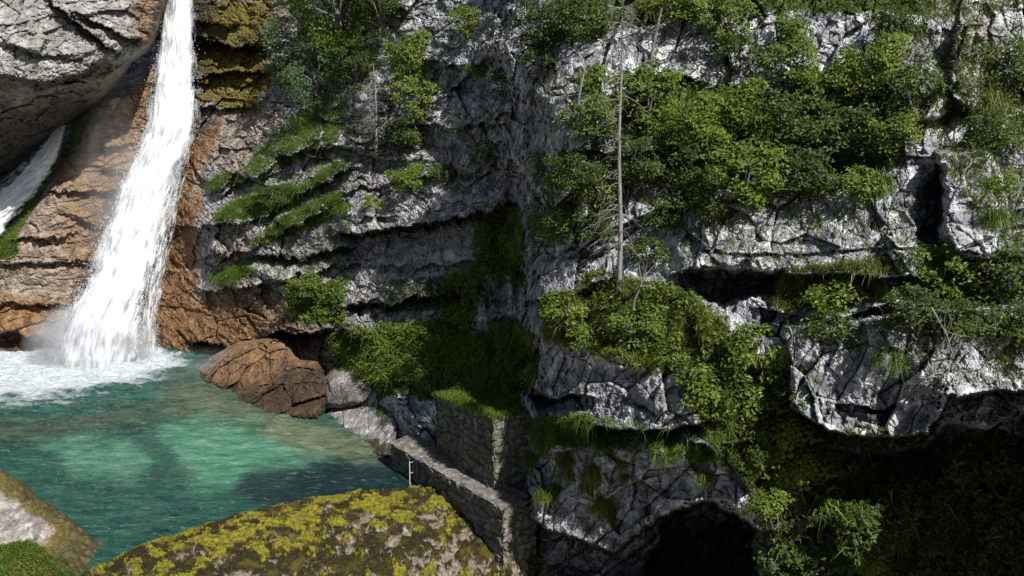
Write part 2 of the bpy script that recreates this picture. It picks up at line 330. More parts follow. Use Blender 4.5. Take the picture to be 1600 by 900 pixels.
for p, v, n in (([(256, 240), (345, 176), (322, 260), (310, 400), (300, 470), (420, 470), (410, 560), (225, 560)], 1, 'orange'), ([(300, 455), (450, 455), (500, 560), (300, 570)], .7, 'orange'),
    ([(300, 190), (440, 150), (420, 260), (330, 330), (300, 560), (560, 620), (560, 500), (420, 450), (360, 300)], .75, 'brown'), ([(330, -200), (450, -200), (450, 60), (430, 130), (330, 60)], .8, 'brown'),
    ([(640, 260), (800, 260), (800, 330), (560, 350)], .2, 'brown'), ([(1480, 30), (1545, 30), (1540, 200), (1480, 190)], .45, 'brown'),
    ([(262, -200), (330, -200), (330, 40), (318, 160), (330, 190), (300, 230), (250, 420), (215, 560), (180, 560), (260, 200)], 1., 'wet_shade'),
    ([(310, 60), (430, 60), (430, 90), (330, 84)], .5, 'wet_shade'), ([(300, 0), (420, 0), (430, 130), (400, 175), (320, 170)], .85, 'yellow'), ([(330, -200), (440, -200), (430, 100), (330, 60)], .55, 'yellow'),  # first strip paints the shade below the overhanging ledge
    ([(330, 160), (430, 90), (420, 180), (350, 190)], .6, 'moss'), ([(440, 430), (540, 440), (545, 515), (450, 505)], .8, 'moss'), ([(540, 450), (740, 450), (760, 540), (560, 520)], .45, 'moss'),
    ([(520, 520), (640, 512), (700, 500), (740, 530), (800, 500), (835, 520), (842, 600), (790, 640), (700, 620), (600, 620), (530, 590)], 1., 'moss'), ([(762, 325), (804, 316), (824, 380), (806, 430), (770, 425), (742, 440), (754, 380)], .9, 'moss'), ([(690, 436), (738, 430), (740, 520), (690, 510)], .8, 'moss'),
    ([(850, 460), (1060, 440), (1140, 520), (1110, 590), (1000, 575), (850, 530)], .85, 'moss'), ([(1060, 560), (1200, 560), (1290, 700), (1200, 800), (1100, 670)], .8, 'moss'),
    ([(1200, 690), (1330, 690), (1700, 670), (2100, 985), (1190, 985)], .95, 'wet_shade'), ([(830, 650), (930, 650), (930, 700), (840, 700)], .9, 'moss'),  # first area paints deep shade into the ground of the lower right slope
    ([(830, -200), (1450, -200), (1450, 20), (1100, 30), (880, 60)], .7, 'moss'), ([(960, 130), (1380, 130), (1420, 250), (1300, 300), (1000, 300)], .7, 'moss'),
    ([(1400, -50), (1700, -50), (1700, 330), (1560, 230)], .45, 'moss'), ([(430, 560), (520, 540), (530, 640), (440, 650)], .6, 'orange'), ([(420, 520), (540, 520), (540, 600), (440, 600)], .5, 'wet_shade'),
    ([(820, 800), (960, 858), (1190, 840), (1190, 985), (800, 985)], .5, 'wet_shade'), ([(960, 880), (1040, 815), (1110, 795), (1190, 840), (1190, 985), (940, 985)], 1., 'wet_shade')):  # shade below the bulge and inside the cave painted into the colour
    W.paint(n, p, v)
W.paint('brown', [(300, 180), (820, 180), (820, 530), (300, 530)], .28, 40)
W.paint('smooth', [(600, 355), (765, 345), (765, 440), (600, 445)], .7); W.paint('smooth', [(1464, 236), (1545, 232), (1575, 330), (1545, 402), (1480, 392)], .6)
W.paint('smooth', [(256, 240), (345, 176), (310, 400), (410, 560), (200, 560)], .6)
W.finish(dip=R(-12), aniso=(.62, .8, 1.25), split=(CORNER, R(-28), (1.35, .9, .6)))
W.up_moss(v=.5, lo=.45, hi=.9)
W.build('cliff', M_ROCK, 'tall grey limestone cliff with mossy ledges rising right of the waterfall')

# --- overhanging mass at the upper left
po = [(-200, -260), (280, -260), (272, -20), (252, 40), (240, 70), (222, 88), (205, 100), (190, 125), (165, 150), (140, 172), (118, 192), (92, 206), (58, 236), (28, 262), (0, 284), (-200, 320)]
O = Sheet(-150, 300, -190, 330, STEP, [(-150, -190, 44), (-150, 0, 41.5), (0, 0, 41.3), (100, 50, 40.6), (150, 100, 41.4), (60, 120, 39.8), (-60, 120, 39.8), (200, 60, 43), (250, 0, 44.5), (250, -190, 47), (100, -190, 44.5), (60, 200, 44.6), (0, 230, 44.6), (120, 180, 45.5), (-100, 260, 45)], 61)
O.block([(-200, -40), (60, -60), (30, 10), (70, 60), (60, 80), (-200, 30)], .5, 8, .5); O.ledge([(70, -10), (130, 40), (180, 78)], .6, 50, .7, 16, 5)
O.ledge([(-150, 100), (0, 112), (60, 128), (120, 122), (160, 100)], .9, 60, .9, 160, 10); O.ledge([(130, 20), (180, 45), (222, 62)], .5, 40, .5, 20, 5)
O.ledge([(0, 62), (60, 80), (110, 90)], .25, 30, .2, 10, 4)
O.paint('smooth', po, .55); O.paint('brown', [(-200, 115), (60, 130), (150, 105), (240, 80), (100, 330), (-200, 330)], .75); O.paint('brown', po, .15); O.paint('orange', [(205, 0), (300, -50), (300, 100), (205, 60)], .75)
O.paint('wet_shade', [(-200, 175), (40, 170), (130, 140), (150, 160), (100, 330), (-200, 330)], .95); O.paint('yellow', [(236, -40), (300, -60), (290, 80), (240, 70)], .4)  # shade of the underside painted into the rock colour
sd = sd_poly(O.PX + (O.WX - O.PX) * .25, O.PY + (O.WY - O.PY) * .25, po)
O.Y += 4. * (1 - np.sqrt(1 - (1 - np.clip(sd / 20, 0, 1)) ** 2))
O.finish(dip=R(28), aniso=(.6, .8, 1.0), amp=1., keep=sd > 0)
O.up_moss(v=.3, lo=.6, hi=.95)
M_ROCKG = rock_material('grey_limestone', (.32, .315, .31), (.07, .07, .07), (.55, .54, .51))  # greyer stone with a lower albedo
O.build('cliff', M_ROCKG, 'smooth pale overhanging rock mass at the upper left above the small waterfall')

# --- the sloping orange rib between the two falls
pr = [(275, 40), (246, 66), (232, 92), (205, 112), (176, 128), (150, 150), (128, 186), (116, 225), (92, 262), (60, 300), (36, 330), (0, 374), (-200, 440), (-200, 640), (140, 640), (200, 540), (240, 420), (290, 250), (300, 60)]
G = Sheet(-150, 310, 30, 640, STEP, [(260, 60, 48.4), (240, 110, 48), (200, 150, 47.2), (200, 250, 46.5), (290, 200, 48.6), (260, 400, 47.5), (130, 250, 45.6), (130, 450, 44.6), (60, 380, 43.8), (0, 540, 43.6), (90, 530, 44.2), (180, 560, 45.5), (-150, 540, 43), (-150, 440, 42.5), (0, 640, 42), (180, 640, 45)], 91)
for ln in ([(60, 300), (120, 300), (200, 290)], [(-100, 372), (40, 372), (110, 366)], [(-100, 410), (60, 412), (150, 404)], [(90, 230), (150, 236), (200, 226)], [(-100, 470), (60, 478), (120, 470)], [(110, 340), (160, 352), (190, 345)]): G.ledge(ln, .28, 26, .3, 12, 4)
G.ledge([(-150, 520), (40, 522), (110, 505)], .5, 60, .8, 40, 8)
G.paint('brown', pr, .95); G.paint('orange', [(226, 110), (260, 130), (240, 220), (200, 300), (170, 380), (110, 470), (0, 470), (-200, 430), (-200, 640), (200, 640), (120, 400), (140, 300), (190, 180)], 1.)
G.paint('orange', [(90, 260), (190, 200), (140, 420), (90, 440)], .5); G.paint('wet_shade', [(300, 40), (262, 40), (240, 130), (214, 230), (180, 300), (160, 370), (105, 470), (60, 530), (-200, 535), (-200, 640), (300, 640)], .95)
G.paint('yellow', [(200, 130), (250, 100), (225, 210), (190, 300), (150, 430), (100, 470), (130, 380), (180, 260)], .5); G.paint('moss', [(92, 262), (128, 220), (150, 150), (120, 190), (90, 240), (36, 315), (-50, 380), (-50, 440), (30, 400), (20, 372)], .75)
G.paint('smooth', pr, .5)
sd = sd_poly(G.PX + (G.WX - G.PX) * .3, G.PY + (G.WY - G.PY) * .3, pr)
G.Y += 3.2 * (1 - np.sqrt(1 - (1 - np.clip(sd / 26, 0, 1)) ** 2))
G.finish(dip=R(8), aniso=(.5, .7, 1.2), amp=.7, keep=sd > 0)
G.build('cliff', M_ROCK, 'sloping brown and orange soaked rock rib between the two waterfalls')

# ------------------------------------------------------------------ free boulders on the shore
def boulder(name, poly, pts, depth, w, masks, seed, label, smooth=.4, amp=.6, ledges=()):
    p = np.array(poly, float); s = Sheet(p[:, 0].min() - 8, p[:, 0].max() + 8, p[:, 1].min() - 8, p[:, 1].max() + 8, 1.5, pts, seed)
    for l in ledges: s.ledge(*l)
    for n, q, v in masks: s.paint(n, q if q else poly, v)
    s.masks['smooth'][:] = smooth
    sd = sd_poly(s.PX + (s.WX - s.PX) * .25, s.PY + (s.WY - s.PY) * .25, poly)
    s.Y += depth * (1 - np.sqrt(1 - (1 - np.clip(sd / w, 0, 1)) ** 2)); s.finish(dip=R(10), aniso=(.7, .8, 1.1), amp=amp, keep=sd > 0)
    s.up_moss(v=.2, lo=.7, hi=1.)
    o = s.build(name, M_ROCK, label, kind='thing', cat='boulder'); s.o = o; return s
B1 = boulder('boulder', [(306, 578), (330, 556), (372, 532), (424, 518), (452, 530), (470, 556), (500, 560), (520, 600), (520, 632), (500, 660), (430, 668), (370, 642), (316, 606)],
    [(306, 590, 38.2), (380, 530, 40), (370, 580, 37.6), (430, 560, 37), (440, 640, 33.6), (480, 600, 34.4), (510, 620, 33.6), (430, 668, 32.2), (350, 620, 36.6)], 3, 22,
    (('orange', [(300, 500), (440, 500), (430, 600), (300, 620)], .6), ('orange', None, .95), ('brown', None, .8), ('wet_shade', [(300, 588), (350, 598), (418, 606), (440, 575), (530, 566), (530, 700), (300, 700)], .95)), 131, 'large rusty brown boulder at the water edge right of the main waterfall', .35, 1.)
B3 = boulder('boulder', [(492, 606), (522, 572), (566, 566), (612, 584), (640, 606), (612, 626), (560, 640), (505, 646)], [(500, 620, 34.4), (530, 580, 34.9), (600, 590, 33.4), (620, 620, 32), (560, 635, 32.8), (540, 605, 33.4)], 2.4, 16, (('brown', None, .6), ('wet_shade', [(480, 600), (640, 600), (640, 660), (480, 660)], .6)), 171, 'shaded grey-brown rock under the green slope between the rusty boulder and the mossy one', .2, .6)
B2 = boulder('boulder', [(490, 655), (510, 634), (560, 628), (610, 612), (628, 640), (622, 680), (612, 722), (575, 724), (535, 706), (500, 684)],
    [(490, 665, 33.5), (560, 632, 33.2), (560, 670, 31.4), (610, 640, 31.2), (600, 700, 29.6), (540, 700, 30.6), (615, 625, 32)], 2.4, 16,
    (('brown', None, .35), ('moss', [(580, 620), (630, 610), (625, 665), (580, 660)], .7), ('wet_shade', [(485, 668), (540, 690), (570, 690), (620, 700), (620, 735), (520, 735)], 1.), ('yellow', [(540, 690), (620, 690), (620, 720), (540, 716)], .7)), 151, 'grey rock with green moss cap jutting into the pool beside the low wall', .2, .5)

# ------------------------------------------------------------------ terrain of the near left shore (a height field in world coordinates)
def world_grid(x0, x1, y0, y1, st):
    X, Y = np.meshgrid(np.arange(x0, x1, st), np.arange(y0, y1, st)); return X, Y
shore = at_z(np.array([-160, -30, 30, 62, 100, 132, 148, 140, 110, 60]), np.array([715, 735, 752, 785, 805, 828, 852, 868, 905, 960]), 0)[:, :2].tolist() + [[-9.5, 14], [-24, 14], [-24, 30]]
X, Y = world_grid(-20, -8, 15, 30, .035)
P3 = np.stack([X, Y, X * 0], -1); sdw = sd_poly(X + .25 * fbm(P3 * 1.2, 7, 4), Y + .25 * fbm(P3 * 1.2, 8, 4), shore)
fz, fe = facets(P3 * .9 + 4, 71, 1.2); fz2, fe2 = facets(P3 * 3, 75, 1.1)
Z = -.6 + .1 * fbm(P3 * 9, 78, 3) * ss(sdw, -.5, 0) + 1.0 * ss(sdw, -.9, .55) + .2 * ss(sdw, .35, 1.4) + ss(sdw, .8, 2.) * (fz * .10 + fz2 * .035 - .08 * (1 - ss(fe, 0, .08))) + fbm(P3 * 3, 77, 5, .65) * .14
gx = sd_poly(X, Y, at_z(np.array([-200, 0, 60, 130, 190, 160, -200]), np.array([830, 852, 848, 872, 905, 1000, 1000]), .6)[:, :2].tolist())
Z = Z + .35 * ss(gx, -.2, 1.0)
V = np.stack([X, Y, Z], -1); ma = np.stack([.6 * ss(sdw, 1.2, .8) + 0 * X, .55 + 0 * X, ss(sdw, 1.1, .1) * .8], -1).reshape(-1, 3)
mb = np.stack([np.maximum(ss(gx, -.2, .2), .25), ss(sdw, 1.15, .75) * .7, 0 * X], -1).reshape(-1, 3)
bank_f = grid_faces(*X.shape, keep=sdw > -1.2); V2, f2, A2 = compact(V.reshape(-1, 3), bank_f, {'mask_a': ma, 'mask_b': mb})
tag(mk('bank', V2, f2, M_ROCK, attrs=A2), 'pale rock bank with mossy rim at the lower left of the pool', kind='structure')
bankX, bankY, bankZ = X, Y, Z
def bank_h(x, y):
    return bankZ[np.clip(((y - 15) / .035).astype(int), 0, X.shape[0] - 1), np.clip(((x + 20) / .035).astype(int), 0, X.shape[1] - 1)]
# ground under everything
tag(mk('ground', np.array([[-90, -30, -3.6], [90, -30, -3.6], [90, 120, -3.6], [-90, 120, -3.6]]), np.array([[0, 1, 2, 3]]), M_ROCK,
       attrs={'mask_a': np.tile([0, .6, 0], (4, 1)), 'mask_b': np.tile([.5, 0, 0], (4, 1))}), 'rocky gorge floor below the weir', kind='structure')

# ------------------------------------------------------------------ weir
crest = at_z(np.array([120, 165, 260, 400, 520, 640, 712]), np.array([905, 884, 843, 800, 775, 763, 767]), .22)[:, :2]
s0 = np.r_[0, np.cumsum(np.linalg.norm(np.diff(crest, axis=0), axis=1))]
ns, ntt = 620, 430
S = np.linspace(0, s0[-1], ns); cx = np.interp(S, s0, crest[:, 0]); cy = np.interp(S, s0, crest[:, 1])
ker = np.ones(41) / 41; cx = np.convolve(np.pad(cx, 20, 'edge'), ker, 'valid'); cy = np.convolve(np.pad(cy, 20, 'edge'), ker, 'valid')
T = np.linspace(-.9, 8, ntt); dn = (at_z(786, 797, .85) - at_z(610, 692, .85))[:2]; dn = dn / np.linalg.norm(dn)
TX = cx[None] + dn[0] * T[:, None]; TY = cy[None] + dn[1] * T[:, None]
tz = np.where(T < 0, .22 - .9 * T ** 2, .22 - .055 * T ** 2 - .1 * T)
tz = np.where(T > 3.2, tz[np.argmin(abs(T - 3.2))] - (T - 3.2) * .75, tz)
P3 = np.stack([TX, TY, TX * 0], -1)
yel = ss(1 - np.abs(T - .8) / 1.9)[:, None] * (.72 + .28 * ss(S / s0[-1], .1, .6))[None]
ymask = ss(fbm(P3 * 2.6, 35, 6, .72) + .36 * (yel - .80), .0, .05); bare = ss(fbm(P3 * 2.4 + 7, 37, 6, .72) + .10 * ss(T, .8, 3)[:, None] + .06 * ss(S / s0[-1], .5, 1)[None], .24, .29) * (1 - ymask)
TZ = .045 * ymask - .05 * bare + np.abs(fbm(P3 * 11, 39, 3)) * .03 * (1 - bare) + tz[:, None] + fbm(P3 * 1.1, 31, 4) * .09 + fbm(P3 * 5, 33, 4, .6) * .045
def moss_dam_material():
    m, nt, b = nodes('mossy_weir_stone'); k = NT(nt)
    A = k.attr('mask_a'); n1 = k.noise(2.2, 8, .68); n2 = k.noise(9, 6, .7); n3 = k.noise(2.6, 8, .68)
    stone = k.ramp(n2, [(.3, (.05, .04, .03)), (.5, (.15, .12, .095)), (.7, (.32, .27, .22))])
    dk = k.ramp(n2, [(.3, (.006, .006, .004)), (.55, (.024, .02, .007)), (.72, (.06, .05, .011))])
    ye = k.ramp(n2, [(.32, (.04, .036, .006)), (.48, (.12, .108, .012)), (.66, (.24, .21, .025))])
    A = k.attr('mask_a')
    dk = k.mix(k.ramp(n1, [(.5, g3(0)), (.66, g3(.8))]), dk, (.09, .07, .012))
    c = k.mix(A[1], dk, stone); c = k.mix(A[0], c, ye); k.l(c, b.inputs['Base Color']); b.inputs['Roughness'].default_value = .95; b.inputs['Specular IOR Level'].default_value = .15
    bp = k.n('ShaderNodeBump', Strength=.8, Distance=.05); k.l(k.math('ADD', n2, n3), bp.inputs['Height']); k.l(bp.outputs[0], b.inputs['Normal'])
    return m
M_DAM = moss_dam_material()
ma = np.stack([ymask, bare, 0 * TX], -1).reshape(-1, 3)
w = tag(mk('weir', np.stack([TX, TY, TZ], -1).reshape(-1, 3), grid_faces(ntt, ns)[:, ::-1], M_DAM, attrs={'mask_a': ma}), 'low rounded stone weir patched with yellow and dark moss below the pool', 'weir')

# ------------------------------------------------------------------ masonry
def masonry_material():
    m, nt, b = nodes('old_masonry'); k = NT(nt)
    A = k.attr('mask_a'); n2 = k.noise(5, 7, .7); st = k.noise(4, 4, .6, stretch=(1.5, 1.5, .12))
    c = k.ramp(n2, [(.3, (.05, .043, .04)), (.5, (.14, .125, .115)), (.7, (.30, .28, .25))])
    c = k.mix(k.math('MULTIPLY', A[0], .55), c, (.02, .018, .015))
    c = k.mix(k.ramp(st, [(.55, g3(0)), (.66, g3(.6))]), c, (.03, .026, .022)); c = k.mix(k.ramp(st, [(.30, g3(.45)), (.38, g3(0))]), c, (.45, .45, .44))
    c = k.mix(k.math('MULTIPLY', A[1], k.ramp(k.noise(3, 5), [(.45, g3(0)), (.55, g3(1))])), c, (.05, .07, .015))
    k.l(c, b.inputs['Base Color']); b.inputs['Roughness'].default_value = .9
    bp = k.n('ShaderNodeBump', Strength=.5, Distance=.03); k.l(n2, bp.inputs['Height']); k.l(bp.outputs[0], b.inputs['Normal']); return m
M_MAS = masonry_material()
def wall_face(p0, p1, z0, z1, seed, course=.24, stone=.46, st=.02, thick=None, top0=None, top1=None):
    """vertical masonry face from p0 to p1, stones raised and joints sunk; z1 may be a pair (left, right)"""
    p0, p1 = np.array(p0[:2]), np.array(p1[:2]); L = np.linalg.norm(p1 - p0); t = (p1 - p0) / L; n = np.array([t[1], -t[0]])
    za, zb = z1 if isinstance(z1, tuple) else (z1, z1)
    nu, nv = int(L / st) + 2, int((max(za, zb) - z0) / st) + 2
    U, Vv = np.meshgrid(np.linspace(0, L, nu), np.linspace(0, 1, nv)); top = za + (zb - za) * U / L; Z = z0 + (top - z0) * Vv
    wx = U + .12 * fbm(np.stack([U, Z, U * 0], -1) * 3, seed, 3); wz = Z + .09 * fbm(np.stack([U, Z, U * 0], -1) * 3, seed + 5, 3)
    hh, e = facets(np.stack([wx / stone, wz / course, U * 0 + .5], -1), seed, .4); j = 1 - ss(e, 0, .14); h = .05 * hh - .03 * j - .055 * j + .02 * fbm(np.stack([U, Z, U * 0], -1) * 9, seed + 7, 4)
    X = p0[0] + t[0] * U + n[0] * h; Y = p0[1] + t[1] * U + n[1] * h
    return np.stack([X, Y, Z], -1), grid_faces(nv, nu), j
def join_faces(name, parts, mat, moss=.3, **kw):
    V, Fc, A, k = [], [], [], 0
    for P, f, j in parts:
        V.append(P.reshape(-1, 3)); Fc.append(f + k); k += P.size // 3; A.append(np.stack([j.ravel(), j.ravel() * 0 + moss, j.ravel() * 0], 1))
    return mk(name, np.concatenate(V), np.concatenate(Fc), mat, attrs={'mask_a': np.concatenate(A)}, **kw)
def slab(a, b, c, d, z, seed, st=.025, amp=.03, edge=.03):
    """rough top between the edge a-b and the edge d-c"""
    a, b, c, d = [np.array(q[:2]) for q in (a, b, c, d)]; nu = int(np.linalg.norm(b - a) / st) + 2; nv = int(np.linalg.norm(d - a) / st) + 3
    U, V = np.meshgrid(np.linspace(0, 1, nu), np.linspace(0, 1, nv)); U = U[..., None]; V = V[..., None]
    XY = (a * (1 - U) + b * U) * (1 - V) + (d * (1 - U) + c * U) * V; P = np.concatenate([XY, XY[..., :1] * 0], -1)
    h, e = facets(P * 2.8, seed, .5); P[..., 2] = z + h * amp + fbm(P * 7, seed + 3, 3) * .02; return P, grid_faces(nv, nu)[:, ::-1], 1 - ss(e, 0, .1)
WT = .85
a = at_z(610, 692, WT)[:2]; b = at_z(786, 797, WT)[:2]; c = at_z(812, 782, WT)[:2] + [.25, .25]; d = a + (c - b) * 1.0
root = empty('retaining_wall', (*((a + b) / 2), -1.), label='low stone retaining wall running along the right end of the weir', cat='wall')
rl = np.array(root.location)
def child_loc(o): o.location = [-v for v in root.location]
o = join_faces('wall_body', [wall_face(a, b, -2.6, WT, 11), wall_face(b, c, -2.6, WT, 13), wall_face(d, a, -1.5, WT, 15)], M_MAS, .5, parent=root); child_loc(o)
n_ = np.array([(b - a)[1], -(b - a)[0]]); n_ = n_ / np.linalg.norm(n_)
cap = [slab(a + n_ * .06, b + n_ * .06, c, d, WT + .03, 21), wall_face(a + n_ * .06, b + n_ * .06, WT - .12, WT + .02, 23, .3, .3)]
o = join_faces('coping', cap, M_MAS, .1, parent=root); child_loc(o)
# tall masonry pier behind it
p1 = at_z(683, 703, WT)[:2]; p2 = at_z(771, 766, WT)[:2]; p3 = p2 + [1.25, .75]; p4 = p1 + [1.6, 1.4]
zt1 = CAMZ + ray(683, 618)[1] * p1[1]; zt2 = CAMZ + ray(771, 652)[1] * p2[1]
root = empty('masonry_pier', (*p2, WT), label='tall block of dark streaked masonry under a grass cap above the low wall', cat='pier')
o = join_faces('stonework', [wall_face(p1, p2, -.2, (zt1, zt2), 41, .22, .4), wall_face(p2, p3, -2.5, (zt2, zt2), 43, .22, .4), wall_face(p4, p1, -.2, (zt1, zt1), 45, .22, .4)], M_MAS, .6, parent=root); child_loc(o)
P, f, j = slab(p1, p2, p3, p4, 0, 51, amp=.02); t_ = np.clip(((P[..., :2] - p1) @ (p2 - p1)) / np.sum((p2 - p1) ** 2), 0, 1); P[..., 2] += zt1 + (zt2 - zt1) * t_
o = join_faces('coping', [(P, f, j)], M_MAS, 1., parent=root); child_loc(o); PIER = P

# gauge post on the low wall
def tube(pts, rad, seg=6):
    pts = np.asarray(pts, float); rad = np.broadcast_to(rad, len(pts)); d = np.gradient(pts, axis=0); d /= np.linalg.norm(d, axis=1, keepdims=True) + 1e-9
    ref = np.where(np.abs(d[:, 2:3]) > .9, [[1., 0, 0]], [[0, 0, 1.]]); u = np.cross(d, ref); u /= np.linalg.norm(u, axis=1, keepdims=True) + 1e-9; v = np.cross(d, u)
    a = np.arange(seg) / seg * 2 * math.pi
    V = pts[:, None] + rad[:, None, None] * (np.cos(a)[None, :, None] * u[:, None] + np.sin(a)[None, :, None] * v[:, None]); V = V.reshape(-1, 3)
    i = np.arange(len(pts) - 1)[:, None] * seg; k = np.arange(seg)[None]; k2 = (k + 1) % seg
    Fq = np.stack([i + k, i + k2, i + seg + k2, i + seg + k], -1).reshape(-1, 4); return V, Fq
def tubes(lst, seg=6):
    V, Fc, k = [], [], 0
    for p, r in lst:
        v, f = tube(p, r, seg); V.append(v); Fc.append(f + k); k += len(v)
    return np.concatenate(V), np.concatenate(Fc)
g = at_z(645, 717, WT)[:2] + n_ * .12
root = empty('metal_post', (*g, -.5), label='thin pale metal post fixed to the pool side of the low wall', cat='post')
v, f = tube([(0, 0, -.1), (0, 0, .7), (0, 0, 1.3)], .014, 8); mk('pole', v, f, M_METAL, parent=root)
for z in (.9, 1.25):
    v, f = tube([(-n_[0] * .12, -n_[1] * .12, z), (0, 0, z)], .007); mk('bracket', v, f, M_METAL, parent=root)

# ------------------------------------------------------------------ pool
X, Y = world_grid(-30, 1.5, 17, 52, .06)
PXw, PYw = proj(np.stack([X, Y, X * 0], -1)); P3 = np.stack([X, Y, X * 0], -1)
wav = fbm(P3 * np.array([.9, 1.5, 1]), 201, 4, .6); foamc = at_z(150, 572, 0)
df = np.hypot((X - foamc[0]) * .75, Y - foamc[1]); turb = np.exp(-df / 7)
Z = wav * (.05 + .30 * turb) + np.abs(fbm(P3 * np.array([1.6, 3.4, 1]), 205, 5, .7)) * (.10 + .16 * turb)
wx = PXw + 34 * fbm(P3 * .7, 211, 6, .7); wy = PYw + 22 * fbm(P3 * np.array([.7, 1., 1]), 212, 6, .7)
def pm(poly, soft): return ss(sd_poly(wx, wy, poly), -soft, soft)
shal = np.maximum(pm([(230, 690), (330, 650), (430, 660), (520, 690), (560, 710), (470, 722), (430, 760), (330, 770), (280, 740)], 26), .8 * pm([(60, 690), (200, 688), (260, 720), (210, 750), (120, 745)], 18))
brown = np.maximum(pm([(-60, 650), (120, 652), (260, 628), (330, 640), (280, 655), (180, 672), (60, 690), (-60, 690)], 12), .8 * pm([(300, 610), (420, 650), (520, 690), (600, 715), (560, 722), (440, 690), (330, 650), (260, 640)], 12))
brown = np.maximum(brown, .6 * pm([(250, 560), (330, 590), (380, 640), (300, 640), (240, 610)], 16))
foam = np.clip(pm([(-160, 560), (60, 545), (245, 545), (270, 560), (230, 580), (120, 600), (-160, 625)], 62) * 1.1 + .35 * pm([(-160, 560), (245, 545), (330, 575), (300, 600), (120, 635), (-160, 655)], 40), 0, 1)
dark = pm([(380, 735), (440, 722), (640, 716), (720, 730), (660, 765), (420, 800), (360, 780)], 14)  # cast shadow near the weir painted into the water colour
sand = np.maximum(pm([(420, 640), (520, 668), (600, 705), (610, 722), (540, 722), (470, 706), (400, 672)], 22), .6 * pm([(250, 618), (330, 600), (420, 640), (400, 662), (300, 650)], 18))
swirl = pm([(190, 668), (250, 672), (265, 715), (310, 735), (290, 760), (235, 740), (215, 700)], 7)
def water_material():
    m, nt, b = nodes('pool_water'); k = NT(nt); A = k.attr('mask_a'); B = k.attr('mask_b')
    st = k.noise(1.4, 7, .65, stretch=(.55, 1.7, 1))
    c = k.ramp(st, [(.3, (.007, .040, .034)), (.5, (.018, .088, .066)), (.7, (.05, .16, .12))])
    c = k.mix(A[0], c, k.ramp(st, [(.3, (.03, .13, .085)), (.5, (.09, .27, .175)), (.7, (.22, .40, .28))]))
    c = k.mix(k.math('MULTIPLY', A[1], .5), c, k.ramp(st, [(.3, (.02, .018, .012)), (.5, (.075, .065, .035)), (.7, (.16, .14, .08))]))
    c = k.mix(k.math('MULTIPLY', B[2], .8), c, k.ramp(st, [(.3, (.05, .06, .03)), (.5, (.16, .18, .10)), (.7, (.30, .31, .20))])); c = k.mix(k.math('MULTIPLY', B[0], .85), c, (.006, .02, .026)); c = k.mix(k.math('MULTIPLY', B[1], .5), c, (.008, .03, .03))
    fn = k.noise(2.2, 9, .72, stretch=(.6, 1.8, 1))
    f = k.math('MULTIPLY', k.math('SUBTRACT', k.math('ADD', k.math('MULTIPLY', A[2], 1.05), fn), 1.02), 3.); cl = k.n('ShaderNodeClamp'); k.l(f, cl.inputs[0])
    sf = k.ramp(k.noise(5., 8, .75, stretch=(.4, 1.9, 1), dist=1.2), [(.56, g3(0)), (.70, g3(.6))])  # ripple highlights painted as pale streaks in the water colour
    c = k.mix(sf, c, (.40, .50, .47)); c = k.mix(cl.outputs[0], c, (.60, .66, .71)); k.l(c, b.inputs['Base Color'])
    k.l(k.math('ADD', .1, k.math('MULTIPLY', cl.outputs[0], .6)), b.inputs['Roughness']); b.inputs['IOR'].default_value = 1.33
    bp = k.n('ShaderNodeBump', Strength=1., Distance=.24); k.l(k.noise(4.2, 9, .72, stretch=(.5, 1.7, 1), dist=1.), bp.inputs['Height']); k.l(bp.outputs[0], b.inputs['Normal']); return m
M_WATER = water_material()
yc = np.interp(X, cx, cy); wkeep = (Y > yc - .25) & ~((X > cx[-1] - .1) & (Y < cy[-1] + 1.2))
tag(mk('water', np.stack([X, Y, Z], -1).reshape(-1, 3), grid_faces(*X.shape, keep=wkeep)[:, ::-1], M_WATER,
       attrs={'mask_a': np.stack([shal, brown, foam], -1).reshape(-1, 3), 'mask_b': np.stack([dark, swirl, sand], -1).reshape(-1, 3)}), 'turquoise pool below the waterfall with white foam at its far end', kind='structure')

# ------------------------------------------------------------------ waterfalls
def fall_material(name, dens, lo, hi):
    m, nt, b = nodes(name); k = NT(nt); A = k.attr('mask_a')
    n = k.n('ShaderNodeTexNoise', Scale=1., Detail=7., Roughness=.68); at_ = k.n('ShaderNodeAttribute', attribute_name='flow'); k.l(at_.outputs['Vector'], n.inputs['Vector'])
    c = k.ramp(n.outputs[0], [(.32, (.62, .69, .80)), (.46, (.84, .87, .92)), (.56, (.95, .96, .97))]); k.l(c, b.inputs['Base Color']); b.inputs['Roughness'].default_value = .6
    tl = k.n('ShaderNodeBsdfTranslucent'); k.l(c, tl.inputs[0]); m1 = k.n('ShaderNodeMixShader', Fac=.3); k.l(b.outputs[0], m1.inputs[1]); k.l(tl.outputs[0], m1.inputs[2])
    a = k.math('ADD', k.math('MULTIPLY', A[0], dens), k.math('MULTIPLY', k.math('SUBTRACT', n.outputs[0], .5), 3.4)); a = k.math('MULTIPLY', k.math('SUBTRACT', a, lo), 1 / (hi - lo)); cl = k.n('ShaderNodeClamp'); k.l(a, cl.inputs[0])
    tr = k.n('ShaderNodeBsdfTransparent'); mx = k.n('ShaderNodeMixShader'); k.l(cl.outputs[0], mx.inputs[0]); k.l(tr.outputs[0], mx.inputs[1]); k.l(m1.outputs[0], mx.inputs[2])
    k.l(mx.outputs[0], nt.nodes['Material Output'].inputs['Surface']); return m
M_FALL = fall_material('falling_water', 1.5, .1, .8); M_VEIL = fall_material('thin_veil', 1.0, .35, 1.3)
